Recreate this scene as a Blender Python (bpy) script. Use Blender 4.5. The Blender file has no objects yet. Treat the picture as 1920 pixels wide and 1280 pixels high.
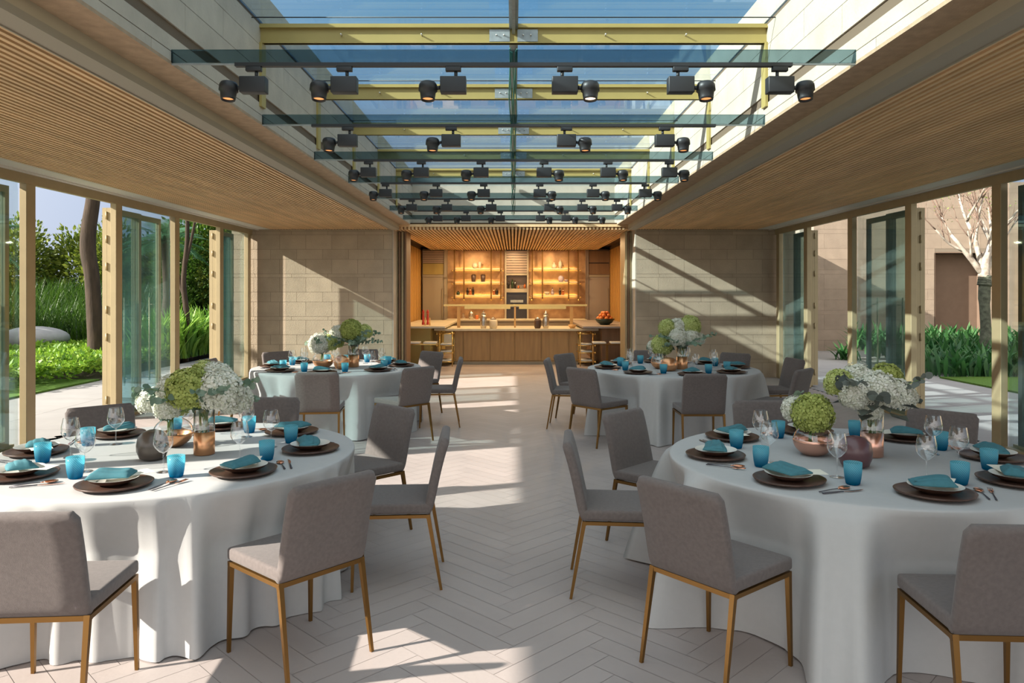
import bpy, bmesh, math, random
import numpy as np
from mathutils import Vector, Matrix, Quaternion

# ------------------------------------------------------------------ camera, world, sun, exposure
SC = bpy.context.scene
COL = SC.collection
PI = math.pi
FPX, VX, VY, CAMZ = 1400.0, 963.0, 551.0, 1.6
cam_d = bpy.data.cameras.new('camera')
cam = bpy.data.objects.new('camera', cam_d); COL.objects.link(cam)
cam.location = (0, 0, CAMZ); cam.rotation_euler = (PI/2, 0, 0)
cam_d.sensor_width = 36; cam_d.lens = 36*FPX/1920
cam_d.shift_x = (960-VX)/1920; cam_d.shift_y = -(640-VY)/1920
cam_d.clip_start = .05; cam_d.clip_end = 300
SC.camera = cam
SC.view_settings.view_transform = 'Standard'
SC.view_settings.look = 'None'
SC.view_settings.gamma = 1
SC.view_settings.use_curve_mapping = False
SC.view_settings.exposure = 0.0
cy = SC.cycles
cy.max_bounces = 10; cy.diffuse_bounces = 4; cy.glossy_bounces = 4; cy.transmission_bounces = 6
cy.transparent_max_bounces = 32; cy.use_denoising = True; cy.sample_clamp_indirect = 6
cy.caustics_reflective = False; cy.caustics_refractive = False

SUN_DIR = Vector((1.0, .35, -.525)).normalized()
sd = bpy.data.lights.new('sun', 'SUN'); sd.energy = 12.5; sd.angle = math.radians(.6); sd.color = (1, .93, .82)
sun = bpy.data.objects.new('sun', sd); COL.objects.link(sun)
sun.rotation_euler = SUN_DIR.to_track_quat('-Z', 'Y').to_euler()

w = bpy.data.worlds.new('sky'); SC.world = w; w.use_nodes = True
nt = w.node_tree; nt.nodes.clear()
def wn(t): return nt.nodes.new(t)
geo = wn('ShaderNodeTexCoord')
sepx = wn('ShaderNodeSeparateXYZ'); nt.links.new(geo.outputs['Generated'], sepx.inputs[0])
ramp = wn('ShaderNodeValToRGB'); nt.links.new(sepx.outputs['Z'], ramp.inputs[0])
cr = ramp.color_ramp
cr.elements[0].position = 0.0; cr.elements[0].color = (.54, .61, .76, 1)
cr.elements[1].position = .42; cr.elements[1].color = (.17, .42, .68, 1)
e = cr.elements.new(.16); e.color = (.46, .57, .78, 1)
e = cr.elements.new(.30); e.color = (.26, .48, .74, 1)
# sky half around the sun, behind the viewer, brightened as added room fill
dotn = wn('ShaderNodeVectorMath'); dotn.operation = 'DOT_PRODUCT'
nt.links.new(geo.outputs['Generated'], dotn.inputs[0])
fill_dir = (-SUN_DIR + Vector((.1, -.55, .45))).normalized(); dotn.inputs[1].default_value = fill_dir
mr = wn('ShaderNodeMapRange'); mr.inputs['From Min'].default_value = -.25; mr.inputs['From Max'].default_value = .95
nt.links.new(dotn.outputs['Value'], mr.inputs['Value'])
mixc = wn('ShaderNodeMix'); mixc.data_type = 'RGBA'
nt.links.new(mr.outputs[0], mixc.inputs['Factor']); nt.links.new(ramp.outputs[0], mixc.inputs['A'])
mixc.inputs['B'].default_value = (2.1, 2.0, 1.9, 1)
bg = wn('ShaderNodeBackground'); bg.inputs['Strength'].default_value = 1.0
nt.links.new(mixc.outputs['Result'], bg.inputs['Color'])
wo = wn('ShaderNodeOutputWorld'); nt.links.new(bg.outputs[0], wo.inputs[0])

# ------------------------------------------------------------------ materials
def mat(name, col, rough=.6, metal=0.0, var=0.0, vscale=6.0, bump=0.0, bscale=60.0, tone=0.0, spec=.5,
        stretch=(1, 1, 1), col2=None, coat=0.0, sheen=0.0, trans=0.0, emit=None, estr=0.0, detail=4.0):
    m = bpy.data.materials.new(name); m.use_nodes = True
    t = m.node_tree; b = t.nodes['Principled BSDF']
    N = t.nodes.new; L = t.links.new
    b.inputs['Roughness'].default_value = rough; b.inputs['Metallic'].default_value = metal
    b.inputs['Specular IOR Level'].default_value = spec
    b.inputs['Coat Weight'].default_value = coat; b.inputs['Sheen Weight'].default_value = sheen
    b.inputs['Transmission Weight'].default_value = trans
    c4 = (*col, 1); b.inputs['Base Color'].default_value = c4
    if emit:
        b.inputs['Emission Color'].default_value = (*emit, 1); b.inputs['Emission Strength'].default_value = estr
    if var or bump or tone or col2:
        tc = N('ShaderNodeTexCoord'); mp = N('ShaderNodeMapping'); mp.inputs['Scale'].default_value = stretch
        L(tc.outputs['Object'], mp.inputs[0])
    cur = None
    if var or col2:
        nz = N('ShaderNodeTexNoise'); nz.inputs['Scale'].default_value = vscale; nz.inputs['Detail'].default_value = detail
        L(mp.outputs[0], nz.inputs['Vector'])
        mx = N('ShaderNodeMix'); mx.data_type = 'RGBA'
        if col2: a, bb = c4, (*col2, 1)
        else: a, bb = tuple(x*(1-var) for x in col)+(1,), tuple(min(1, x*(1+var)) for x in col)+(1,)
        mx.inputs['A'].default_value = a; mx.inputs['B'].default_value = bb
        rr = N('ShaderNodeMapRange'); rr.inputs['From Min'].default_value = .32; rr.inputs['From Max'].default_value = .68
        L(nz.outputs['Fac'], rr.inputs['Value']); L(rr.outputs[0], mx.inputs['Factor'])
        cur = mx.outputs['Result']
    if tone:
        at = N('ShaderNodeAttribute'); at.attribute_name = 'tone'
        ma = N('ShaderNodeMath'); ma.operation = 'MULTIPLY_ADD'; ma.inputs[1].default_value = 2*tone; ma.inputs[2].default_value = 1-tone
        L(at.outputs['Fac'], ma.inputs[0])
        vm = N('ShaderNodeVectorMath'); vm.operation = 'SCALE'
        if cur: L(cur, vm.inputs[0])
        else: vm.inputs[0].default_value = col
        L(ma.outputs[0], vm.inputs['Scale']); cur = vm.outputs[0]
    if cur: L(cur, b.inputs['Base Color'])
    if bump:
        nb = N('ShaderNodeTexNoise'); nb.inputs['Scale'].default_value = bscale; nb.inputs['Detail'].default_value = 5
        L(mp.outputs[0], nb.inputs['Vector'])
        bp = N('ShaderNodeBump'); bp.inputs['Strength'].default_value = bump; bp.inputs['Distance'].default_value = .01
        L(nb.outputs['Fac'], bp.inputs['Height']); L(bp.outputs[0], b.inputs['Normal'])
    return m

def glassmat(name, tint, refl=(.9, .95, 1), ior=1.45, boost=1.0, rough=.02, pattern=False):
    m = bpy.data.materials.new(name); m.use_nodes = True
    t = m.node_tree; t.nodes.clear(); N = t.nodes.new; L = t.links.new
    o = N('ShaderNodeOutputMaterial'); mx = N('ShaderNodeMixShader')
    tr = N('ShaderNodeBsdfTransparent'); tr.inputs[0].default_value = (*tint, 1)
    gl = N('ShaderNodeBsdfGlossy'); gl.inputs[0].default_value = (*refl, 1); gl.inputs['Roughness'].default_value = rough
    lw = N('ShaderNodeLayerWeight'); lw.inputs[0].default_value = .5
    pw = N('ShaderNodeMath'); pw.operation = 'POWER'; pw.inputs[1].default_value = 5; L(lw.outputs['Facing'], pw.inputs[0])
    f0 = ((ior-1)/(ior+1))**2
    fr = N('ShaderNodeMath'); fr.operation = 'MULTIPLY_ADD'; fr.inputs[1].default_value = 1-f0; fr.inputs[2].default_value = f0; L(pw.outputs[0], fr.inputs[0])
    ml = N('ShaderNodeMath'); ml.operation = 'MULTIPLY'; ml.inputs[1].default_value = boost; ml.use_clamp = True
    L(fr.outputs[0], ml.inputs[0]); L(ml.outputs[0], mx.inputs[0]); L(tr.outputs[0], mx.inputs[1]); L(gl.outputs[0], mx.inputs[2])
    L(mx.outputs[0], o.inputs[0])
    return m

def tumblermat():
    # blue glass, colour thickening towards the foot, fine diagonal swirl cut in the upper wall
    m = bpy.data.materials.new('blue_tumbler_glass'); m.use_nodes = True
    t = m.node_tree; t.nodes.clear(); N = t.nodes.new; L = t.links.new
    tc = N('ShaderNodeTexCoord'); sp = N('ShaderNodeSeparateXYZ'); L(tc.outputs['Object'], sp.inputs[0])
    rp = N('ShaderNodeValToRGB'); mr = N('ShaderNodeMapRange'); mr.inputs['From Max'].default_value = .095
    L(sp.outputs['Z'], mr.inputs['Value']); L(mr.outputs[0], rp.inputs[0])
    rp.color_ramp.elements[0].color = (.0, .30, .50, 1); rp.color_ramp.elements[0].position = .08
    rp.color_ramp.elements[1].color = (.22, .72, .82, 1); rp.color_ramp.elements[1].position = .75
    at = N('ShaderNodeMath'); at.operation = 'ARCTAN2'; L(sp.outputs['Y'], at.inputs[0]); L(sp.outputs['X'], at.inputs[1])
    a1 = N('ShaderNodeMath'); a1.operation = 'MULTIPLY_ADD'; L(sp.outputs['Z'], a1.inputs[0]); a1.inputs[1].default_value = 22.0; L(at.outputs[0], a1.inputs[2])
    a2 = N('ShaderNodeMath'); a2.operation = 'MULTIPLY'; L(a1.outputs[0], a2.inputs[0]); a2.inputs[1].default_value = 26
    a3 = N('ShaderNodeMath'); a3.operation = 'SINE'; L(a2.outputs[0], a3.inputs[0])
    up = N('ShaderNodeMapRange'); up.inputs['From Min'].default_value = .03; up.inputs['From Max'].default_value = .07; L(sp.outputs['Z'], up.inputs['Value'])
    s1 = N('ShaderNodeMapRange'); s1.inputs['From Min'].default_value = .35; s1.inputs['From Max'].default_value = .8; L(a3.outputs[0], s1.inputs['Value'])
    s2 = N('ShaderNodeMath'); s2.operation = 'MULTIPLY'; L(s1.outputs[0], s2.inputs[0]); L(up.outputs[0], s2.inputs[1])
    s3 = N('ShaderNodeMath'); s3.operation = 'MULTIPLY'; L(s2.outputs[0], s3.inputs[0]); s3.inputs[1].default_value = .7
    cm = N('ShaderNodeMix'); cm.data_type = 'RGBA'; L(s3.outputs[0], cm.inputs['Factor']); L(rp.outputs[0], cm.inputs['A']); cm.inputs['B'].default_value = (.8, .95, 1, 1)
    tr = N('ShaderNodeBsdfTransparent'); L(cm.outputs['Result'], tr.inputs[0])
    pr = N('ShaderNodeBsdfPrincipled'); L(cm.outputs['Result'], pr.inputs['Base Color']); pr.inputs['Roughness'].default_value = .12
    df = N('ShaderNodeBsdfTranslucent'); L(cm.outputs['Result'], df.inputs[0])
    m1 = N('ShaderNodeMixShader'); m1.inputs[0].default_value = .5; L(pr.outputs[0], m1.inputs[1]); L(df.outputs[0], m1.inputs[2])
    m2 = N('ShaderNodeMixShader'); m2.inputs[0].default_value = .45; L(tr.outputs[0], m2.inputs[1]); L(m1.outputs[0], m2.inputs[2])
    o = N('ShaderNodeOutputMaterial'); L(m2.outputs[0], o.inputs[0])
    return m

def leafmat(name, c1, c2, rough=.5, transl=.35):
    m = bpy.data.materials.new(name); m.use_nodes = True
    t = m.node_tree; N = t.nodes.new; L = t.links.new
    b = t.nodes['Principled BSDF']; o = t.nodes['Material Output']
    at = N('ShaderNodeAttribute'); at.attribute_name = 'tone'
    mx = N('ShaderNodeMix'); mx.data_type = 'RGBA'; mx.inputs['A'].default_value = (*c1, 1); mx.inputs['B'].default_value = (*c2, 1)
    L(at.outputs['Fac'], mx.inputs['Factor']); L(mx.outputs['Result'], b.inputs['Base Color']); b.inputs['Roughness'].default_value = rough
    tl = N('ShaderNodeBsdfTranslucent'); L(mx.outputs['Result'], tl.inputs[0])
    ms = N('ShaderNodeMixShader'); ms.inputs[0].default_value = transl
    L(b.outputs[0], ms.inputs[1]); L(tl.outputs[0], ms.inputs[2]); L(ms.outputs[0], o.inputs[0])
    return m

M = {}
M['floor'] = mat('grey_stone_plank', (.40, .345, .325), .55, var=.06, vscale=1.6, tone=.04, bump=.08, bscale=40)
M['joint'] = mat('plank_joint', (.335, .29, .27), .9)
M['stone'] = mat('beige_limestone_block', (.44, .355, .255), .85, var=.09, vscale=3, tone=.06, bump=.35, bscale=45)
M['stone2'] = mat('courtyard_stone_block', (.31, .245, .185), .85, var=.09, vscale=3, tone=.06, bump=.35, bscale=45)
M['stone_joint'] = mat('stone_joint', (.22, .18, .135), .95)
M['travertine'] = mat('travertine_slab', (.50, .44, .35), .8, var=.10, vscale=4, tone=.05, bump=.3, bscale=55)
M['doorway'] = mat('brown_doorway_render', (.17, .115, .08), .9, var=.05)
M['plaster'] = mat('beige_plaster', (.47, .41, .30), .8, var=.03)
M['soffit'] = mat('brown_render', (.42, .30, .19), .9, var=.12, vscale=14, bump=.3, bscale=90)
M['groove'] = mat('dark_groove', (.16, .115, .075), .9)
M['slat'] = mat('ceiling_slat_wood', (.74, .50, .27), .55, var=.1, vscale=9, stretch=(1, .15, 1), tone=.1)
M['slatback'] = mat('slat_backing', (.075, .038, .014), .9)
M['white'] = mat('white_painted_metal', (.62, .59, .52), .5)
M['greytrim'] = mat('greige_trim', (.36, .32, .25), .6)
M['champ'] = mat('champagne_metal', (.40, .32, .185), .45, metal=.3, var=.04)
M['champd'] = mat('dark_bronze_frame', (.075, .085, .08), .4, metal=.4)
M['brass'] = mat('brushed_brass', (.215, .11, .03), .38, metal=.75)
M['gold'] = mat('gold_paint', (.42, .33, .11), .5, metal=.15, var=.05, vscale=3)
M['goldb'] = mat('polished_gold', (.85, .58, .20), .25, metal=.9)
M['steel'] = mat('galvanised_steel', (.34, .37, .37), .45, metal=.5, var=.12, vscale=20)
M['bolt'] = mat('bolt_steel', (.75, .73, .68), .3, metal=.7)
M['black'] = mat('black_powder_coat', (.018, .019, .021), .45)
M['lens'] = mat('amber_lens', (.55, .22, .08), .3, emit=(1, .42, .14), estr=1.1)
M['lens_on'] = mat('lit_lens', (.9, .6, .4), .3, emit=(1, .72, .5), estr=5)
M['cable'] = mat('green_cable', (.05, .22, .17), .5)
M['fabric'] = mat('taupe_upholstery', (.14, .117, .110), .95, var=.10, vscale=60, bump=.25, bscale=500, sheen=.15)
M['cloth'] = mat('white_linen', (.455, .455, .452), .9, bump=.05, bscale=350, var=.015, vscale=30)
M['charger'] = mat('dark_walnut_charger', (.075, .038, .026), .38, var=.3, vscale=9, stretch=(1, 4, 1))
M['chargerd'] = mat('charcoal_charger', (.03, .027, .03), .4, var=.2, vscale=9)
M['plate'] = mat('glazed_cream_plate', (.72, .70, .64), .3)
M['napkin'] = mat('teal_linen', (.05, .175, .21), .9, var=.08, vscale=40, bump=.1, bscale=400)
M['card'] = mat('cream_card', (.78, .75, .64), .8)
M['copper'] = mat('copper_cutlery', (.80, .36, .22), .22, metal=1)
M['darkhandle'] = mat('dark_handle', (.05, .045, .055), .35, metal=.3)
M['clear'] = glassmat('clear_glass', (.975, .985, .985), (1, 1, 1), 1.5, 3.0)
M['tumbler'] = tumblermat()
M['vcopper'] = mat('copper_glaze', (.72, .36, .18), .3, metal=.85)
M['vrose'] = mat('rose_copper_glaze', (.72, .40, .30), .25, metal=.85)
M['aubergine'] = mat('aubergine_satin', (.10, .045, .05), .35, coat=.2)
M['brownvase'] = mat('olive_brown_satin', (.085, .065, .05), .35, coat=.3)
M['doorglass'] = glassmat('blue_green_door_glass', (.84, .905, .915), (.4, .85, 1.0), 1.5, 2.4)
M['doorglass2'] = glassmat('grey_green_door_glass', (.84, .89, .87), (.8, .95, .95), 1.5, 1.3)
M['fixedglass'] = glassmat('fixed_window_glass', (.90, .94, .945), (.5, .85, 1.0), 1.5, 1.8)
M['roofglass'] = glassmat('roof_glass', (.80, .89, .935), (.8, .9, 1), 1.45, .9)
M['finglass'] = glassmat('grey_fin_glass', (.46, .56, .60), (.45, .6, .65), 1.5, 1.2)
M['paving'] = mat('pale_outdoor_paving', (.34, .325, .315), .8, var=.06, vscale=2, tone=.04)
M['lawn'] = mat('lawn_green', (.10, .20, .02), .95, var=.25, vscale=30, bump=.6, bscale=300)
M['soil'] = mat('soil', (.05, .035, .025), 1)
M['rock'] = mat('grey_boulder', (.30, .30, .31), .85, var=.12, vscale=4, bump=.4, bscale=20)
M['bark'] = mat('brown_bark', (.05, .033, .021), .95, var=.35, vscale=12, stretch=(1, 1, .2), bump=.8, bscale=30)
M['barkw'] = mat('pale_bark', (.56, .50, .42), .9, col2=(.24, .19, .15), vscale=9, bump=.4, bscale=30)
M['twig'] = mat('brown_twig', (.24, .16, .12), .9)
M['barkg'] = mat('grey_mossy_bark', (.10, .11, .08), .95, var=.4, vscale=14, bump=.5, bscale=40)
M['gcover'] = leafmat('bright_groundcover_leaf', (.10, .24, .02), (.34, .52, .05))
M['hedgeleaf'] = leafmat('dark_hedge_leaf', (.02, .065, .01), (.09, .18, .02))
M['shrubleaf'] = leafmat('shrub_leaf', (.06, .11, .015), (.27, .32, .045))
M['strap'] = leafmat('strap_leaf', (.07, .20, .02), (.30, .50, .07))
M['palm'] = leafmat('palm_leaf', (.03, .12, .05), (.12, .28, .14))
M['darkleaf'] = leafmat('courtyard_leaf', (.02, .10, .03), (.09, .24, .07))
M['tleaf'] = leafmat('fresh_leaf', (.10, .17, .03), (.26, .34, .08))
M['hwhite'] = leafmat('white_hydrangea', (.62, .64, .50), (.88, .87, .80), .8, .3)
M['hgreen'] = leafmat('green_hydrangea', (.26, .31, .06), (.50, .55, .16), .8, .3)
M['hlime'] = leafmat('lime_hydrangea', (.38, .46, .10), (.66, .70, .30), .8, .3)
M['euc'] = leafmat('eucalyptus_leaf', (.10, .17, .11), (.24, .32, .24), .6, .25)
M['bleaf'] = leafmat('broad_dark_leaf', (.045, .055, .045), (.15, .17, .14), .5, .2)
M['stemg'] = mat('green_stem', (.14, .24, .06), .7)
M['wood'] = mat('oak_veneer', (.50, .32, .14), .55, var=.12, vscale=8, stretch=(2, 2, .2))
M['woodd'] = mat('bronze_wood', (.22, .13, .07), .55, var=.1, vscale=8, stretch=(2, 2, .2))
M['orange'] = mat('amber_batten', (.62, .33, .08), .5)
M['ctop'] = mat('cream_stone_worktop', (.66, .60, .44), .35, var=.05)
M['cab'] = mat('champagne_cabinet', (.40, .35, .26), .45, metal=.2)
M['cab2'] = mat('greige_cabinet', (.36, .31, .27), .45, metal=.2)
M['louvre'] = mat('louvre_panel', (.42, .33, .26), .4, metal=.3)
M['bronze'] = mat('marbled_bronze_panel', (.34, .19, .09), .4, metal=.35, col2=(.66, .42, .22), vscale=3.2, detail=8)
M['led'] = mat('warm_led_strip', (1, .7, .3), .5, emit=(1, .60, .16), estr=22)
M['oven'] = mat('oven_black', (.03, .027, .027), .25)
M['cream'] = mat('cream_ceramic', (.62, .55, .42), .5)
M['darkjar'] = mat('dark_jar', (.07, .04, .03), .35)
M['red'] = mat('red_lacquer', (.50, .035, .03), .3, coat=.4)
M['lwood'] = mat('light_wood', (.62, .38, .16), .55)
M['bgreen'] = mat('green_bottle', (.02, .05, .02), .15, coat=.5)
M['bamber'] = mat('amber_bottle', (.55, .16, .05), .2, coat=.5)
M['bdark'] = mat('dark_bottle', (.02, .014, .012), .15, coat=.5)
M['lilac'] = mat('lilac_vase', (.40, .33, .38), .4)
M['silver'] = mat('silver_jar', (.55, .50, .43), .2, metal=.8)
M['bowlg'] = mat('green_black_bowl', (.03, .045, .03), .3)
M['fruit'] = mat('red_fruit', (.60, .06, .03), .4, col2=(.75, .30, .04), vscale=20)
M['cushion'] = mat('white_cushion', (.75, .73, .66), .8)
M['fluted'] = mat('pale_fluted_panel', (.52, .50, .42), .4)
M['concrete'] = mat('roof_concrete', (.5, .47, .42), .9, var=.05)

# ------------------------------------------------------------------ mesh helpers
class MB:
    def __init__(s): s.v = []; s.f = []; s.mi = []; s.t = []; s.sm = []
    def add(s, vs, fs, mi=0, tone=.5, smooth=False, mx=None):
        n = len(s.v)
        if mx is not None: vs = [tuple(mx @ Vector(p)) for p in vs]
        s.v += [tuple(p) for p in vs]; s.f += [tuple(i+n for i in f) for f in fs]
        s.mi += [mi]*len(fs); s.t += [tone]*len(fs); s.sm += [smooth]*len(fs)
        return s
    def box(s, x0, x1, y0, y1, z0, z1, mi=0, tone=.5, mx=None):
        vs = [(x, y, z) for z in (z0, z1) for y in (y0, y1) for x in (x0, x1)]
        return s.add(vs, [(0, 2, 3, 1), (4, 5, 7, 6), (0, 1, 5, 4), (2, 6, 7, 3), (0, 4, 6, 2), (1, 3, 7, 5)], mi, tone, False, mx)
    def bbox(s, x0, x1, y0, y1, z0, z1, b=.006, seg=2, mi=0, tone=.5, mx=None, smooth=True):
        bm = bmesh.new(); bmesh.ops.create_cube(bm, size=1)
        for v in bm.verts: v.co = Vector(((x0+x1)/2+v.co.x*(x1-x0), (y0+y1)/2+v.co.y*(y1-y0), (z0+z1)/2+v.co.z*(z1-z0)))
        bmesh.ops.bevel(bm, geom=bm.edges[:], offset=b, segments=seg, profile=.6, affect='EDGES')
        bm.verts.index_update()
        s.add([v.co.copy() for v in bm.verts], [[v.index for v in f.verts] for f in bm.faces], mi, tone, smooth, mx); bm.free(); return s
    def tube(s, pts, rad, seg=10, mi=0, tone=.5, caps=True, mx=None, flat=None, smooth=True):
        pts = [Vector(p) for p in pts]; n = len(pts)
        if not hasattr(rad, '__len__'): rad = [rad]*n
        vs = []; fs = []
        d0 = (pts[1]-pts[0]).normalized()
        up = Vector((0, 0, 1)) if abs(d0.z) < .9 else Vector((1, 0, 0))
        side = d0.cross(up).normalized()
        for i, p in enumerate(pts):
            d = (pts[min(i+1, n-1)]-pts[max(i-1, 0)])
            d = d.normalized() if d.length > 1e-9 else d0
            side = (side-d*side.dot(d)); side = side.normalized() if side.length > 1e-6 else d.orthogonal().normalized()
            nn = d.cross(side)
            fl = flat[i] if flat else 1
            for k in range(seg):
                a = 2*PI*k/seg+PI/seg
                vs.append(p+side*math.cos(a)*rad[i]+nn*math.sin(a)*rad[i]*fl)
        for i in range(n-1):
            for k in range(seg):
                a, b = i*seg+k, i*seg+(k+1) % seg
                fs.append((a, b, b+seg, a+seg))
        if caps: fs += [tuple(range(seg))[::-1], tuple(range((n-1)*seg, n*seg))]
        return s.add(vs, fs, mi, tone, smooth, mx)
    def lathe(s, prof, seg=32, mi=0, tone=.5, mx=None, smooth=True, sx=1, sy=1, wob=None, capb=True, capt=False):
        vs = []; fs = []
        for r, z in prof:
            for k in range(seg):
                a = 2*PI*k/seg; q = wob(a) if wob else 1
                vs.append((r*q*sx*math.cos(a), r*q*sy*math.sin(a), z))
        for i in range(len(prof)-1):
            for k in range(seg):
                a, b = i*seg+k, i*seg+(k+1) % seg
                fs.append((a, b, b+seg, a+seg))
        if capb: fs.append(tuple(range(seg))[::-1])
        if capt: fs.append(tuple(range((len(prof)-1)*seg, len(prof)*seg)))
        return s.add(vs, fs, mi, tone, smooth, mx)
    def sphere(s, c, r, seg=16, rings=10, mi=0, tone=.5, sc=(1, 1, 1)):
        prof = [(max(1e-4, r*math.sin(PI*i/rings)), -r*math.cos(PI*i/rings)) for i in range(rings+1)]
        mx = Matrix.Translation(Vector(c)) @ Matrix.Diagonal((sc[0], sc[1], sc[2], 1))
        return s.lathe(prof, seg, mi, tone, mx, True, capb=False)
    def build(s, name, mats, parent=None, loc=None, rz=0):
        me = bpy.data.meshes.new(name)
        me.from_pydata(s.v, [], s.f)
        if not isinstance(mats, (list, tuple)): mats = [mats]
        for m in mats: me.materials.append(m)
        me.polygons.foreach_set('material_index', s.mi)
        me.polygons.foreach_set('use_smooth', s.sm)
        at = me.attributes.new('tone', 'FLOAT', 'FACE'); at.data.foreach_set('value', s.t)
        me.update()
        o = bpy.data.objects.new(name, me); COL.objects.link(o)
        if parent: o.parent = parent
        if loc is not None: o.location = loc
        o.rotation_euler.z = rz
        return o

def tag(o, label=None, cat=None, group=None, kind=None):
    if label: o['label'] = label
    if cat: o['category'] = cat
    if group: o['group'] = group
    if kind: o['kind'] = kind
    return o
def thing(name, label, cat, loc=(0, 0, 0), rz=0, group=None):
    o = bpy.data.objects.new(name, None); COL.objects.link(o); o.empty_display_size = .1
    o.location = loc; o.rotation_euler = (0, 0, rz)
    return tag(o, label, cat, group)
def struct(o, label=None): o['kind'] = 'structure'; return tag(o, label)
CH = {}
def kids(o):
    return list(o.children)
def dup(root, loc, rz=0, label=None, group=None, scale=None):
    def cp(o, parent):
        c = o.copy(); COL.objects.link(c)
        if parent: c.parent = parent
        for k in kids(o): cp(k, c)
        return c
    r = cp(root, None); r.location = loc; r.rotation_euler = (0, 0, rz)
    if scale: r.scale = scale
    if label: r['label'] = label
    if group: r['group'] = group
    return r
def smooth_path(pts, n=8):
    pts = [Vector(p) for p in pts]; out = []
    P = [pts[0]]+pts+[pts[-1]]
    for i in range(1, len(P)-2):
        for k in range(n):
            t = k/n; a, b, c, d = P[i-1], P[i], P[i+1], P[i+2]
            out.append(.5*((2*b)+(-a+c)*t+(2*a-5*b+4*c-d)*t*t+(-a+3*b-3*c+d)*t**3))
    out.append(pts[-1]); return out
def X(px, D): return (px-VX)*D/FPX
def Z(py, D): return CAMZ+(VY-py)*D/FPX

class First:
    """first use moves the prototype itself, later uses copy it"""
    def __init__(s, root): s.root = root; s.used = False
    def put(s, loc, rz=0, label=None, group=None, scale=None):
        if not s.used:
            s.used = True; r = s.root; r.location = loc; r.rotation_euler = (0, 0, rz)
            if scale: r.scale = scale
            if label: r['label'] = label
            if group: r['group'] = group
            return r
        return dup(s.root, loc, rz, label, group, scale)

# ------------------------------------------------------------------ the room
CE = 2.84        # ceiling height
XW = 5.03        # window wall
YB = 14.36       # stone back wall
XS = 2.345       # inner edge of slatted ceiling
XL = 4.68        # outer edge of slatted ceiling
XC = 1.99        # skylight wall
ZF = CAMZ+1.333  # skylight soffit
ZG = CAMZ+2.13   # roof glass
ZR = CAMZ+2.40   # parapet top
YE = -3.0        # room end behind the viewer
YZ = 21.4        # bar recess end

# floor: stone planks laid in herringbone
def herringbone():
    mb = MB(); rnd = random.Random(4)
    L, W, g = .60, .12, .0011
    c, s = math.cos(PI/4), math.sin(PI/4)
    n = int(L/W)
    def plank(u0, v0, du, dv):
        P = []
        for (u, v) in ((u0+g, v0+g), (u0+du-g, v0+g), (u0+du-g, v0+dv-g), (u0+g, v0+dv-g)):
            P.append((u*c-v*s, u*s+v*c, 0))
        cx = sum(p[0] for p in P)/4; cyy = sum(p[1] for p in P)/4
        if abs(cx) > 5.0 or cyy < YE or cyy > YZ: return
        if cyy > YB+.1 and abs(cx) > 2.6: return
        mb.add(P, [(0, 1, 2, 3)], 0, rnd.random())
    for i in range(-260, 260):
        for j in range(-45, 45):
            # lattice of the herringbone: (W, W) and (L, -L) steps
            u = i*W + j*L; v = i*W - j*L
            plank(u, v, L, W); plank(u+L if False else u, v+W, W, L)
    return mb
mbf = herringbone()
mbf.box(-XW, XW, YE, YB, -.06, -.002, 1); mbf.box(-2.65, 2.65, YB, YZ, -.06, -.002, 1)
struct(mbf.build('floor', [M['floor'], M['joint']]))

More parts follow.
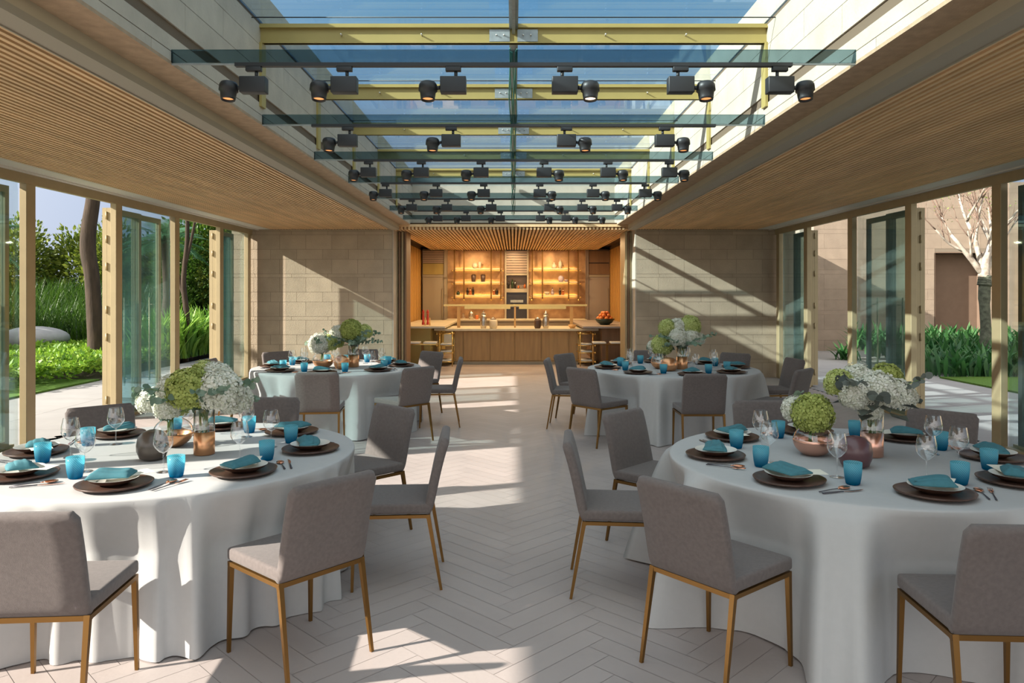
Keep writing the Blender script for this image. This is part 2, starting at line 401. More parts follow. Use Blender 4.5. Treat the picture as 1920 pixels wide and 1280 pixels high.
def slats(name, x0, x1, y0, y1, z, pitch, w, h, mats, seed=0, extra=None):
    mb = MB(); rnd = random.Random(seed); n = int((x1-x0)/pitch)
    for i in range(n):
        x = x0+(i+.5)*(x1-x0)/n
        mb.box(x-w/2, x+w/2, y0, y1, z, z+h, 0, rnd.random())
    mb.box(x0, x1, y0, y1, z+h+.004, z+h+.02, 1)
    if extra: extra(mb)
    o = mb.build(name, mats); return struct(o)
slats('ceiling_left', -XL, -XS-.01, YE, YB, CE, .053, .027, .042, [M['slat'], M['slatback']], 1)
slats('ceiling_right', XS+.01, XL, YE, YB, CE, .053, .027, .042, [M['slat'], M['slatback']], 2)
for sgn, nm in ((-1, 'left'), (1, 'right')):
    def bx(a, b, *r, **k):
        m = k.pop('m'); m.box(min(sgn*a, sgn*b), max(sgn*a, sgn*b), *r, **k)
    # perimeter strip along the window wall, with a stepped shadow gap
    m = MB(); bx(XL, XW+.02, YE, YB, CE, CE+.05, m=m); bx(XW-.13, XW-.1, YE, YB, CE-.015, CE, m=m)
    struct(m.build('trim_ceiling_edge_'+nm, M['white']))
    # trim and fascia at the skylight
    m = MB(); bx(2.2, XS, YE, YB, CE-.012, CE+.03, m=m)
    bx(XS-.012, XS-.004, YE, YB, CE-.02, CE, m=m)
    struct(m.build('trim_skylight_'+nm, M['greytrim']))
    m = MB(); bx(2.2, 2.24, YE, YB, CE+.03, ZF+.02, m=m)
    struct(m.build('trim_fascia_'+nm, M['plaster']))
    # underside and slabs of the skylight wall
    m = MB(); rnd = random.Random(7)
    bx(XC, 2.26, YE, YB, ZF, ZF+.02, m=m)
    struct(m.build('trim_soffit_'+nm, M['soffit']))
    m = MB(); bx(XC+.012, XC+.4, YE, YB+.6, ZF+.02, ZR-.01, m=m, mi=1)
    rows = [(ZF+.0205, ZF+.075), (ZF+.08, CAMZ+1.50), ('g', 0), (CAMZ+1.575, CAMZ+1.75), (CAMZ+1.754, CAMZ+1.95), (CAMZ+1.954, ZG-.02), (ZG+.02, ZR)]
    for i, r in enumerate(rows):
        if r[0] == 'g': continue
        y = YE
        while y < YB+.5:
            y2 = min(YB+.5, y+(1.1 if i != 1 else 1.9)+rnd.random()*.3)
            bx(XC, XC+.10, y, y2-.004, r[0], r[1], m=m, mi=0, tone=rnd.random()); y = y2
    struct(m.build('wall_skylight_'+nm, [M['travertine'], M['groove']]))
    # roof mass over the aisle ceiling
    m = MB(); bx(XC+.4, 6.1, YE, YB+.6, 3.45, ZR, m=m); bx(XC+.1, 6.15, YE, YB+.6, ZR, ZR+.03, m=m); bx(XW+.02, XW+.35, YE, YB+.3, CE+.0, 3.45, m=m)
    bx(2.26, XW+.02, YE, YB+.6, CE+.09, CE+.12, m=m)
    struct(m.build('ceiling_roof_'+nm, M['concrete']))

# stone block walls
def blockwall(name, u0, u1, z0, z1, place, rows, lens, seed, mats, holes=(), thick=.03):
    mb = MB(); rnd = random.Random(seed); z = z0; i = 0
    while z < z1-.01:
        h = rows[i % len(rows)]; zt = min(z1, z+h)
        u = u0-rnd.random()*lens
        if i % 2: u = u0-lens*.5
        else: u = u0-lens*.15
        while u < u1:
            a, b = max(u, u0), min(u+lens*(1 if h > .1 else 1.4), u1)
            u = u+lens*(1 if h > .1 else 1.4)
            if b-a < .01: continue
            segs = [(a, b)]
            for (ha, hb, za, zb) in holes:
                if zt > za+.001 and z < zb-.001:
                    ns = []
                    for (p, q) in segs:
                        if q <= ha or p >= hb: ns.append((p, q)); continue
                        if p < ha: ns.append((p, ha))
                        if q > hb: ns.append((hb, q))
                    segs = ns
            for p, q in segs: place(mb, p, q-.005, z, zt-.005, rnd.random())
        z = zt; i += 1
    return mb
ROWS = [.28, .07, .28, .19]
for sgn, nm in ((-1, 'left'), (1, 'right')):
    x0, x1 = (-5.42, -2.33) if sgn < 0 else (2.36, 5.42)
    mb = blockwall('w', x0, x1, 0, CE, lambda mb, a, b, c, d, t: mb.box(a, b, YB, YB+.03, c, d, 0, t), ROWS, .50, 3+sgn, None)
    mb.box(x0+.002, x1-.002, YB+.004, YB+.5, 0, CE+.5, 1)
    # return face of the portal jamb
    xj = x1 if sgn < 0 else x0
    mb.box(xj-(.02 if sgn > 0 else 0), xj+(.02 if sgn < 0 else 0), YB, YB+.5, 0, CE, 2)
    struct(mb.build('wall_back_'+nm, [M['stone'], M['stone_joint'], M['travertine']]))
m = MB(); m.box(-2.33, 2.36, YB+.35, YB+.5, CE+.12, ZR); 
struct(m.build('wall_above_portal', M['travertine']))

# skylight glazing
m = MB(); m.box(-XC, XC, YE, YB+.35, ZG, ZG+.02)
struct(m.build('window_1', M['roofglass']))
YBEAM = [4.18, 5.87, 7.56, 9.25, 10.94, 12.63]
def roof_beam(i, y):
    t = thing('roof_beam', 'gold painted steel roof beam crossing under the glass roof, number %s counted from the viewer' % ['zero', 'one', 'two', 'three', 'four', 'five'][i] if i else 'gold painted roof beam above the viewer', 'beam', (0, y, CAMZ+1.97), 0, 'gold roof beams')
    b = MB(); b.box(-XC, XC, 0, .03, 0, .115); b.box(-XC, XC, -.03, .06, .115, .130); b.box(-XC, XC, -.015, .045, .130, .150); b.box(-XC, XC, -.012, .042, 0, .010)
    b.build('web', M['gold'], t)
    for sg in (-1, 1):
        q = MB(); q.box(min(sg*.03, sg*.19), max(sg*.03, sg*.19), -.012, 0, .006, .105)
        pl = q.build('bracket_plate', M['steel'], t)
        for bxp in (.075, .135):
            r = MB(); r.tube([(sg*bxp, -.012, .06), (sg*bxp, -.026, .06)], .006, 8)
            r.build('bolt', M['bolt'], pl)
    for bxp in (-1.35, -.72, .72, 1.35):
        r = MB(); r.tube([(bxp, 0, .06), (bxp, -.04, .06)], .006, 8)
        r.build('stud', M['bolt'], t)
    q = MB(); q.box(-XC, -XC+.02, -.03, .07, -.5, .0); q.build('hanger', M['gold'], t)
    q = MB(); q.box(XC-.02, XC, -.03, .07, -.5, 0); q.build('hanger', M['gold'], t)
for i, y in enumerate(YBEAM): 
    if i: roof_beam(i, y)
m = MB(); m.box(-.035, .035, YE, YB+.3, ZG-.05, ZG); m.box(-.012, .012, YE, YB+.3, ZG-.09, ZG-.05)
tag(m.build('glazing_spine', M['steel']), 'grey steel glazing bar running lengthwise under the glass roof', 'glazing bar')
m = MB()
for k in range(5):
    xx = -.028+.012*k
    pts = []
    for y in np.arange(4.6, 14.2, .25): pts.append((xx+.006*math.sin(y*3+k*2), y, CAMZ+1.50+.012*math.sin(y*2+k)+(.0 if k else .01)))
    m.tube(pts, .005, 6)
tag(m.build('cable_bundle', M['cable']), 'bundle of green cables laid lengthwise over the glass fins', 'cable')
for i, y in enumerate(YBEAM[1:]):
    m = MB(); m.tube([(-XC, y-.2, ZG-.03), (XC, y-.2, ZG-.03)], .0045, 6)
    tag(m.build('tension_wire', M['black']), 'thin steel wire strung under the glass roof, %s from the viewer' % ['first', 'second', 'third', 'fourth', 'fifth'][i], 'wire', 'tension wires under the roof')

# glass fins with lighting track and spotlights
def spotlight():
    t = thing('track_spotlight', 'x', 'spotlight')
    a = MB(); a.bbox(-.045, .045, -.017, .017, -.028, 0, .004); a.build('track_adapter', M['black'], t)
    a = MB(); a.tube([(-.015, 0, -.028), (-.015, 0, -.065)], .010, 10); a.build('stem', M['black'], t)
    a = MB(); a.bbox(-.075, .075, -.035, .035, -.155, -.062, .005); a.build('driver_box', M['black'], t)
    a = MB(); a.tube([(.074, 0, -.12), (.10, 0, -.125)], .012, 10); a.build('swivel', M['black'], t)
    mx = Matrix.Translation((.148, 0, -.143)) @ Matrix.Rotation(-.13, 4, 'X')
    a = MB(); a.lathe([(.002, .052), (.046, .050), (.053, .036), (.055, .004), (.047, 0), (.042, -.040), (.040, -.052), (.036, -.052), (.034, -.036)], 24, mx=mx, capb=False)
    h = a.build('lamp_head', M['black'], t)
    a = MB(); a.lathe([(.001, -.030), (.035, -.038), (.037, -.050)], 24, mx=mx, capb=False); a.build('lens', M['lens'], h)
    return t
YF = [4.35, 5.92, 7.46, 9.0, 10.5, 12.0, 13.45]
SPX = [[[476, -1], [646, -1], [850, -1], [1059, 1], [1276, 1], [1462, 1]],
       [[652, -1], [846, -1], [1062, 1], [1246, 1]],
       [[691, -1], [790, -1], [902, -1], [1020, 1], [1140, 1], [1255, 1]],
       [[723, -1], [818, -1], [907, -1], [1012, 1], [1112, 1], [1210, 1]],
       [[772, -1], [838, -1], [921, -1], [1030, 1], [1092, 1], [1157, 1]],
       [[821, -1], [874, -1], [938, -1], [1013, 1], [1061, 1], [1112, 1]]]
FN = ['first', 'second', 'third', 'fourth', 'fifth', 'sixth', 'seventh']
SP = First(spotlight())
for i, y in enumerate(YF):
    t = thing('glass_fin', 'clear grey glass fin spanning the skylight with a black lighting track, %s from the viewer' % FN[i], 'glass beam', (0, y, 0), 0, 'glass fins under the skylight')
    z0 = CAMZ+1.345
    b = MB(); b.box(-XC, XC, -.012, .012, z0, z0+.075); b.build('glass_blade', M['finglass'], t)
    hw = 1.62 if i == 0 else 1.60
    b = MB(); b.box(-hw, hw, -.018, .018, z0-.022, z0-.001); b.build('lighting_track', M['black'], t)
    b = MB(); b.box(-XC, -hw, -.006, .006, z0-.012, z0-.003); b.build('end_clip', M['steel'], t)
    b = MB(); b.box(hw, XC, -.006, .006, z0-.012, z0-.003); b.build('end_clip', M['steel'], t)
    if i < 6:
        for k, (px, sg) in enumerate(SPX[i]):
            dd = y
            xx = X(px, y)
            words = {6: ['first', 'second', 'third', 'fourth', 'fifth', 'sixth'], 4: ['first', 'second', 'third', 'fourth']}[len(SPX[i])]
            s_ = SP.put((xx, y, z0-.022), 0, 'black track spotlight hung from the %s glass fin, %s lamp counted from the garden side' % (FN[i], words[k]), 'track spotlights under the glass fins', (1 if sg > 0 else -1, 1, 1))
            if i == 0 and k == 3:
                for c in s_.children:
                    if c.name.startswith('lamp_head'):
                        for l in c.children:
                            l.data = l.data.copy(); l.data.materials[0] = M['lens_on']; tag(l, 'lens lit bright')

# ------------------------------------------------------------------ window walls
PY = [1.25, 2.9, 4.55, 6.2, 7.86, 9.6, 11.25, 12.95, 14.30]
def leaf(n, sgn, y0, y1, dark, edge=True, xo=.105):
    """a folding glass door leaf folded flat outside the wall"""
    t = thing('door_%d' % n, None, None, (sgn*(XW+xo), y0, 0)); t['kind'] = 'structure'
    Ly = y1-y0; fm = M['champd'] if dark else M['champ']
    def sb(m, a, b, *r): m.box(min(sgn*a, sgn*b), max(sgn*a, sgn*b), *r)
    f = MB(); w_, h_ = .062, 2.70; d_ = .05
    sb(f, 0, d_, .004, w_, .03, h_); sb(f, 0, d_, Ly-w_, Ly, .03, h_); sb(f, 0, d_, w_, Ly-w_, .03, .11); sb(f, 0, d_, w_, Ly-w_, h_-.07, h_)
    f.build('door_frame', fm, t)
    f = MB(); sb(f, -.004, d_+.004, -.002, .004, .03, h_); f.build('edge_strip', M['champ'], t)
    g = MB(); sb(g, .018, .032, w_, Ly-w_, .11, h_-.07)
    g.build('glass_pane', M['doorglass'] if sgn < 0 else M['doorglass2'], t)
    if xo > .12:
        h = MB(); h.tube([(sgn*.11, Ly-.12, .35), (sgn*.11, Ly-.12, 1.55)], .012, 8)
        for zz in (.45, 1.45): h.tube([(sgn*.04, Ly-.12, zz), (sgn*.11, Ly-.12, zz)], .007, 6)
        h.build('pull_handle', M['champ'], t)
    if edge:
        for zz in (.25, 1.05, 1.40, 1.95, 2.30, 2.6):
            k = MB(); k.tube([(sgn*.055, -.014, zz-.05), (sgn*.055, -.014, zz+.05)], .011, 8); sb(k, .03, .08, -.006, -.002, zz-.035, zz+.035)
            k.build('hinge', M['champ'], t)
    return t
dn = 1
tn = 1; wi = 2
for sgn, nm in ((-1, 'left'), (1, 'right')):
    pm_ = M['champ']
    for y in PY:
        m = MB()
        xa, xb = sgn*XW, sgn*(XW+.13)
        xb = sgn*(XW+.075); m.bbox(min(xa, xb), max(xa, xb), y-.15, y, 0, CE, .004, 1, smooth=False)
        struct(m.build('trim_%d' % tn, pm_)); tn += 1
    m = MB(); xa, xb = sgn*(XW-.005), sgn*(XW+.16)
    m.box(min(xa, xb), max(xa, xb), YE, YB, 2.765, CE+.05); m.box(min(xa, sgn*(XW+.03)), max(xa, sgn*(XW+.03)), YE, YB, 2.74, 2.765)
    struct(m.build('trim_%d' % tn, pm_)); tn += 1
    m = MB()
    for a, b in ((2.9, 4.36), (6.2, 7.67), (9.6, 11.06), (12.95, 14.11)):
        m.box(min(xa, xb), max(xa, xb), a, b, 0, .035)
        m.box(min(sgn*(XW+.1), xb), max(sgn*(XW+.1), xb), a, b, .035, .06)
    struct(m.build('trim_%d' % tn, pm_)); tn += 1
    for a, b in ((2.9, 4.36), (6.2, 7.67), (9.6, 11.06), (12.95, 14.11)):
        m = MB(); m.box(min(sgn*(XW+.06), sgn*(XW+.07)), max(sgn*(XW+.06), sgn*(XW+.07)), a, b, .035, 2.765)
        struct(m.build('window_%d' % wi, M['fixedglass'])); wi += 1
    for a, b, h in ((6.16, 7.6, 1), (9.53, 10.30, 1), (12.88, 13.7, 1)):
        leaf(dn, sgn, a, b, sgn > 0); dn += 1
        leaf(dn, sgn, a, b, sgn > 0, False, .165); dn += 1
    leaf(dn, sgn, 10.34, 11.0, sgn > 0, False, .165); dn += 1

# ------------------------------------------------------------------ outside: paving, lawn, ground
m = MB(); rnd = random.Random(5)
for sgn in (-1, 1):
    y = -12
    while y < 40:
        x = XW+.0
        while x < (7.65 if sgn < 0 else 8.1) or (sgn > 0 and y > 17.5 and x < 20):
            x2 = x+1.3
            if sgn < 0: x2 = min(x2, 7.65)
            m.box(min(sgn*x, sgn*(x2-.006)), max(sgn*x, sgn*(x2-.006)), y, y+1.294, -.05, 0, 0, rnd.random()); x += 1.3
        y += 1.3
struct(m.build('floor_terrace', M['paving']))
m = MB(); m.box(-60, 60, -40, 80, -.12, -.06)
struct(m.build('ground', M['soil']))
m = MB(); m.box(-12, -7.65, -12, 13.8, -.06, .03); m.box(8.1, 12, -12, 14.2, -.06, .03)
m.add([(-7.65, 13.8, .03), (-7.65, -12, .03), (-7.66, -12, -.05)], [(0, 1, 2)])
tag(m.build('lawn', M['lawn']), kind='stuff')
m['x'] if False else None
bpy.data.objects['lawn']['label'] = 'strips of mown green lawn beside the terraces'

def leafcloud(name, mats, pts, size, seed=0, up=.3, kind='quad', tones=None, stretch=2.2, parent=None, droop=0.0, dirs=None, mi=None):
    """many small folded leaves as one mesh. pts: (n,3)"""
    rs = np.random.RandomState(seed); n = len(pts)
    d = rs.normal(size=(n, 3)) if dirs is None else dirs+rs.normal(size=(n, 3))*.35
    d[:, 2] = d[:, 2]*.6+up
    d /= np.linalg.norm(d, axis=1)[:, None]
    r = rs.normal(size=(n, 3)); s = np.cross(d, r); s /= np.linalg.norm(s, axis=1)[:, None]
    nn = np.cross(s, d)
    L = size*(.6+.8*rs.rand(n))[:, None]; W = L/stretch
    p0 = pts; mid = pts+d*L*.5+nn*W*.15; tip = pts+d*L; tip[:, 2] -= droop*L[:, 0]
    a = mid+s*W*.5-nn*W*.15; b = mid-s*W*.5-nn*W*.15
    V = np.stack([p0, a, tip, b], 1).reshape(-1, 3)
    me = bpy.data.meshes.new(name); me.vertices.add(4*n); me.vertices.foreach_set('co', V.ravel())
    me.loops.add(4*n); me.loops.foreach_set('vertex_index', np.arange(4*n))
    me.polygons.add(n); me.polygons.foreach_set('loop_start', np.arange(n)*4)
    at = me.attributes.new('tone', 'FLOAT', 'FACE')
    tt = rs.rand(n) if tones is None else np.clip(tones+rs.normal(size=n)*.15, 0, 1)
    at.data.foreach_set('value', tt.astype(np.float32))
    if not isinstance(mats, (list, tuple)): mats = [mats]
    for q in mats: me.materials.append(q)
    if mi is not None: me.polygons.foreach_set('material_index', mi)
    me.update(calc_edges=True)
    o = bpy.data.objects.new(name, me); COL.objects.link(o)
    if parent: o.parent = parent
    return o
def blades(name, mt, bases, length, width, seed=0, spread=.8, parent=None):
    """arching strap leaves: 4 segments each"""
    rs = np.random.RandomState(seed); n = len(bases)
    az = rs.rand(n)*2*PI; L = length*(.6+.6*rs.rand(n)); sp = spread*(.4+.9*rs.rand(n))
    d = np.stack([np.cos(az), np.sin(az)], 1); s = np.stack([-d[:, 1], d[:, 0]], 1)
    V = np.zeros((n, 10, 3))
    for k in range(5):
        t = k/4; out = L*sp*(t**1.4)*.75; h = L*(t-.42*sp*t*t); wd = width*(.5, .9, 1, .7, .05)[k]*(.7+.6*rs.rand(n) if k == 9 else 1)
        for j, q in enumerate((-1, 1)):
            V[:, 2*k+j, :2] = bases[:, :2]+d*out[:, None]+s*(q*wd/2)
            V[:, 2*k+j, 2] = bases[:, 2]+h
    F = np.array([[0, 1, 3, 2], [2, 3, 5, 4], [4, 5, 7, 6], [6, 7, 9, 8]])
    idx = (np.arange(n)[:, None, None]*10+F[None]).reshape(-1)
    me = bpy.data.meshes.new(name); me.vertices.add(10*n); me.vertices.foreach_set('co', V.ravel())
    nf = 4*n; me.loops.add(4*nf); me.loops.foreach_set('vertex_index', idx)
    me.polygons.add(nf); me.polygons.foreach_set('loop_start', np.arange(nf)*4)
    at = me.attributes.new('tone', 'FLOAT', 'FACE'); at.data.foreach_set('value', np.repeat(rs.rand(n), 4).astype(np.float32))
    me.materials.append(mt); me.update(calc_edges=True)
    o = bpy.data.objects.new(name, me); COL.objects.link(o)
    if parent: o.parent = parent
    return o
rs = np.random.RandomState(11)
def scatter(n, x0, x1, y0, y1, hf, seed):
    r = np.random.RandomState(seed); p = np.zeros((n, 3)); p[:, 0] = x0+(x1-x0)*r.rand(n); p[:, 1] = y0+(y1-y0)*r.rand(n)
    p[:, 2] = hf(p[:, 0], p[:, 1], r.rand(n)); return p
# garden side (x<0)
mound = lambda x, y, r: .04+(.34+.07*np.sin(x*4)*np.cos(y*3.3))*(.08+.92*r**.45)
pts = scatter(34000, -11.8, -7.72, 11.6, 20, mound, 1)
edge = -7.74-.45*np.clip((13.6-pts[:, 1])/1.4, 0, 1)-.08*np.abs(np.sin(pts[:, 1]*3.4)); pts = pts[pts[:, 0] < edge]
tag(leafcloud('groundcover', M['gcover'], pts, .11, 2, up=.35), 'low mounded bright green groundcover planted along the terrace', 'groundcover', kind='stuff')
b = scatter(9500, -15.5, -9.6, 19.2, 23.5, lambda x, y, r: 0*x, 3)
b[:, 2] = .15+1.0*np.clip((b[:, 1]-19.2)/4, 0, 1)
tag(blades('grass', M['hedgeleaf'], b, 1.15, .022, 4, .7), 'tall dark green ornamental grass behind the boulder', 'grass', kind='stuff')
b = scatter(1500, -11.2, -8.4, 16.2, 18.8, lambda x, y, r: 0*x, 5); b = b[(b[:, 1]-16.2) > (b[:, 0]+9.0)*-1.6]
b = b[b[:, 0] < -7.0]
tag(blades('undergrowth', M['hedgeleaf'], b, .55, .03, 6, .9), 'dark low undergrowth around the tree trunk', 'undergrowth', kind='stuff')
b = scatter(1500, -8.7, -7.6, 17.0, 21.5, lambda x, y, r: 0*x+.1, 15)
tag(blades('strap_leaf_bed', M['strap'], b, 1.25, .075, 16, .75), 'lush bed of bright green strap leaves behind the far open doors', 'strap-leaf plants', kind='stuff')

def shrub(seed, R, H, mt):
    t = thing('shrub', 'x', 'shrub')
    r = np.random.RandomState(seed); n = 6500
    u = r.normal(size=(n, 3)); u /= np.linalg.norm(u, axis=1)[:, None]
    rad = r.rand(n)**.35*(1+.22*np.sin(u[:, 0]*7+seed)*np.cos(u[:, 1]*6+u[:, 2]*5))
    p = u*rad[:, None]*np.array([R, R*.8, H/2]); p[:, 2] += H*.58
    leafcloud('foliage', mt, p, .13, seed, up=.1, dirs=u*.5, parent=t, stretch=1.7)['kind'] = 'stuff'
    m = MB()
    rr = random.Random(seed)
    for k in range(6):
        a = rr.random()*6.28; m.tube(smooth_path([(0, 0, 0), (.15*math.cos(a), .15*math.sin(a), H*.35), (R*.55*math.cos(a), R*.5*math.sin(a), H*(.75+.2*rr.random()))], 4), [.03, .028, .026, .022, .02, .016, .012, .008, .005], 6)
    m.build('stem', M['bark'], t)
    return t
SH = [First(shrub(21, 1.1, 3.4, M['shrubleaf'])), First(shrub(33, 1.0, 3.2, M['shrubleaf'])), First(shrub(47, 1.2, 3.0, M['hedgeleaf']))]
sd_ = [(-15.6, 23.6, 0), (-14.2, 24.4, 1), (-12.9, 24.0, 0), (-11.6, 24.6, 2), (-10.5, 23.9, 1), (-17.4, 24.5, 2), (-9.6, 22.8, 2), (-8.6, 23.2, 0), (-7.7, 22.6, 1), (-9.0, 25.5, 2), (-15.0, 17.6, 2), (-16.2, 15.0, 0), (-16.6, 12.4, 2), (-16.8, 9.6, 1), (-16.6, 7.0, 2), (-16.8, 4.4, 0)]
sl = ['yellow-green shrub at the far end of the hedge beyond the boulder', 'olive leafy shrub standing behind the boulder', 'yellow-flecked shrub seen in the open doorway beside the trunk', 'dark evergreen shrub directly behind the curved tree trunk', 'olive shrub just past the curved tree trunk', 'dark shrub seen through the blue door glass above the boulder', 'dark shrub behind the folded glass door leaves', 'orange-tinged leafy shrub filling the second open doorway', 'loose shrub over the strap leaves beside the stone wall', 'tall dark shrub behind the second open doorway',
      'dark bush beside the lawn seen through blue glass', 'yellow-green bush seen through the blue glass by the frame edge', 'dark bush beyond the front blue glass pane', 'olive bush beyond the front blue glass', 'dark bush outside the front doors', 'leafy bush outside the first doors']
for (x, y, k), l in zip(sd_, sl):
    if y < 12.5: s_ = 1.0
    s_ = 1.0 if y > 20 else .95
    SH[k].put((x, y, .15 if y > 20 else 0), x*2.3+y, l, 'shrubs along the garden side', (1, 1, s_*(1.02 if x < -10 else 1.2)))

def tree_thing(name, label, paths, mt, loc, cat='tree'):
    t = thing(name, label, cat, loc)
    m = MB()
    for p, r in paths:
        q = smooth_path(p, 6); rr = np.interp(np.linspace(0, 1, len(q)), np.linspace(0, 1, len(r)), r)
        m.tube(q, list(rr), 10)
    m.build('trunk', mt, t)
    return t
t = tree_thing('garden_tree', 'dark-barked tree with a curved trunk rising from the bright groundcover', [([(-.02, 0, 0), (-.04, 0, .6), (-.09, 0, 1.38), (-.13, 0, 2.0), (-.21, 0, 2.5), (-.20, 0, 3.0), (-.10, 0, 3.7), (-.05, 0, 4.6)], [.20, .17, .155, .15, .16, .155, .14, .12]),
    ([(-.07, 0, 4.2), (.5, .3, 5.2), (1.2, .4, 6.2)], [.09, .06, .03]), ([(-.07, 0, 4.3), (-.8, -.2, 5.3), (-1.4, .2, 6.4)], [.09, .06, .03])], M['bark'], (-9.02, 16.2, 0))
r = np.random.RandomState(8); n = 3500; u = r.normal(size=(n, 3)); u /= np.linalg.norm(u, axis=1)[:, None]
p = u*(r.rand(n)**.4)[:, None]*np.array([2.2, 1.8, 1.1])+np.array([-.1, 0, 6.6])
leafcloud('crown', M['hedgeleaf'], p, .2, 9, parent=t)['kind'] = 'stuff'
t = tree_thing('slender_tree', 'slender forked brown trunk standing behind the strap leaves in the second open doorway', [([(0, 0, 0), (.05, 0, 1.0), (-.03, 0, 1.9), (.06, 0, 3.0), (.02, 0, 4.4)], [.085, .07, .06, .05, .04]), ([(0, 0, 1.5), (-.28, 0, 2.6), (-.35, 0, 4.3)], [.05, .04, .03]), ([(0.02, 0, 2.3), (.25, 0, 3.4), (.3, 0, 4.5)], [.04, .03, .02])], M['bark'], (-7.75, 17.6, 0))
n = 1500; u = r.normal(size=(n, 3)); u /= np.linalg.norm(u, axis=1)[:, None]
leafcloud('crown', M['shrubleaf'], u*(r.rand(n)**.4)[:, None]*np.array([1.1, 1, .7])+np.array([0, 0, 4.6]), .15, 19, parent=t)['kind'] = 'stuff'

def palm(name, label, loc, h, L=1.5, n=22, seed=0):
    t = thing(name, label, 'palm', loc)
    m = MB(); m.tube(smooth_path([(0, 0, 0), (.05, 0, h*.5), (0, 0, h)], 5), [.13]*5+[.1]*6, 10)
    m.build('trunk', M['bark'], t)
    r = random.Random(seed)
    for k in range(n):
        a = 2*PI*k/n+r.random()*.3; el = r.uniform(-.3, 1.1)
        fm = MB(); pts = []
        for q in range(9):
            s_ = q/8; pts.append(Vector((math.cos(a)*L*s_*math.cos(el*(1-.3*s_)), math.sin(a)*L*s_*math.cos(el*(1-.3*s_)), h+L*(math.sin(el)*s_-.45*s_*s_))))
        fm.tube(pts, [.012-.001*q for q in range(9)], 4)
        side = Vector((-math.sin(a), math.cos(a), 0))
        for q in range(2, 40):
            s_ = q/40; i0 = min(7, int(s_*8)); f_ = s_*8-i0; p = pts[i0].lerp(pts[i0+1], f_); d = (pts[i0+1]-pts[i0]).normalized()
            ll = .42*math.sin(PI*min(1, s_*1.05+.08))+.08
            for sg in (-1, 1):
                tip = p+side*sg*ll*.8+d*ll*.5+Vector((0, 0, -.12*ll)); w_ = d*.013
                fm.add([p-w_, p+w_, tip], [(0, 1, 2)], 0, r.random())
        fm.build('frond', M['palm'], t)
    return t
palm('palm_tree', 'palm with drooping feathery fronds seen through the folded green glass doors', (-9.15, 19.6, 0), 3.0, 1.25, 20, 3)
palm('palm_tree', 'palm outside the blue glass door leaf beside the front doors', (-9.75, 13.4, 0), 2.6, 1.0, 16, 5)
m = MB(); rr = random.Random(3)
prof = [(max(.001, math.sin(PI*i/12)), -math.cos(PI*i/12)) for i in range(13)]
m.lathe([(r_*.78, z_*.30) for r_, z_ in prof], 28, sx=1, sy=.7, wob=lambda a: 1+.06*math.sin(2*a+1)+.04*math.sin(5*a), capb=False)
o = m.build('boulder', M['rock'], None, (-11.95, 18.6, .50)); tag(o, 'smooth pale grey boulder lying in the planting behind the terrace', 'boulder')

# courtyard side (x>0)
YO = 21.0
mb = blockwall('w', 5.6, 24, 0, 4.75, lambda mb, a, b, c, d, t: mb.box(a, b, YO, YO+.03, c, d, 0, t), [.3, .3, .42, .12], 1.1, 9, None, holes=[(11.85, 13.3, 0, 2.75)])
mb.box(5.6, 11.85, YO+.004, YO+.4, 0, 4.7, 1); mb.box(13.3, 24, YO+.004, YO+.4, 0, 4.7, 1); mb.box(11.85, 13.3, YO+.004, YO+.4, 2.75, 4.7, 1)
mb.box(11.7, 13.4, YO+.42, YO+.5, 0, 2.9, 2); mb.box(11.83, 11.86, YO, YO+.42, 0, 2.75, 2); mb.box(13.29, 13.32, YO, YO+.42, 0, 2.75, 2); mb.box(11.85, 13.3, YO, YO+.42, 2.75, 2.78, 2)
struct(mb.build('wall_courtyard', [M['stone2'], M['stone_joint'], M['doorway']]))
m = MB(); m.box(16.0, 16.3, 2, YO, 0, 4.4)
struct(m.build('wall_courtyard_side', M['stone2']))
m = MB(); m.box(7.05, 7.4, YO-2.6, YO-.1, 0, 3.3)
struct(m.build('wall_pier', M['travertine']))
b = scatter(3600, 8.2, 15.5, 14.1, 18.6, lambda x, y, r: 0*x, 7)
b = b[b[:, 1] > 14.1+.12*np.abs(np.sin(b[:, 0]*3))]; b[:, 2] = .08*np.clip(b[:, 1]-15, 0, 4)
tag(blades('strap_leaf_planting', M['darkleaf'], b, .72, .075, 8, .8), 'dense dark green strap-leaf planting under the bare tree', 'strap-leaf plants', kind='stuff')
m = MB()
def lily(seed, lab, loc, n=46, L=.55):
    t = thing('potted_agave', lab, 'plant', loc)
    bs = np.zeros((n, 3)); q = np.random.RandomState(seed); bs[:, 0] = q.normal(size=n)*.12; bs[:, 1] = q.normal(size=n)*.12
    blades('leaf_rosette', M['darkleaf'], bs, L, .06, seed, 1.1, parent=t)
    return t
o = lily(3, 'small clump of dark spiky leaves growing against the courtyard wall', (8.15, 18.2, 0)); o.name = 'agave_clump'

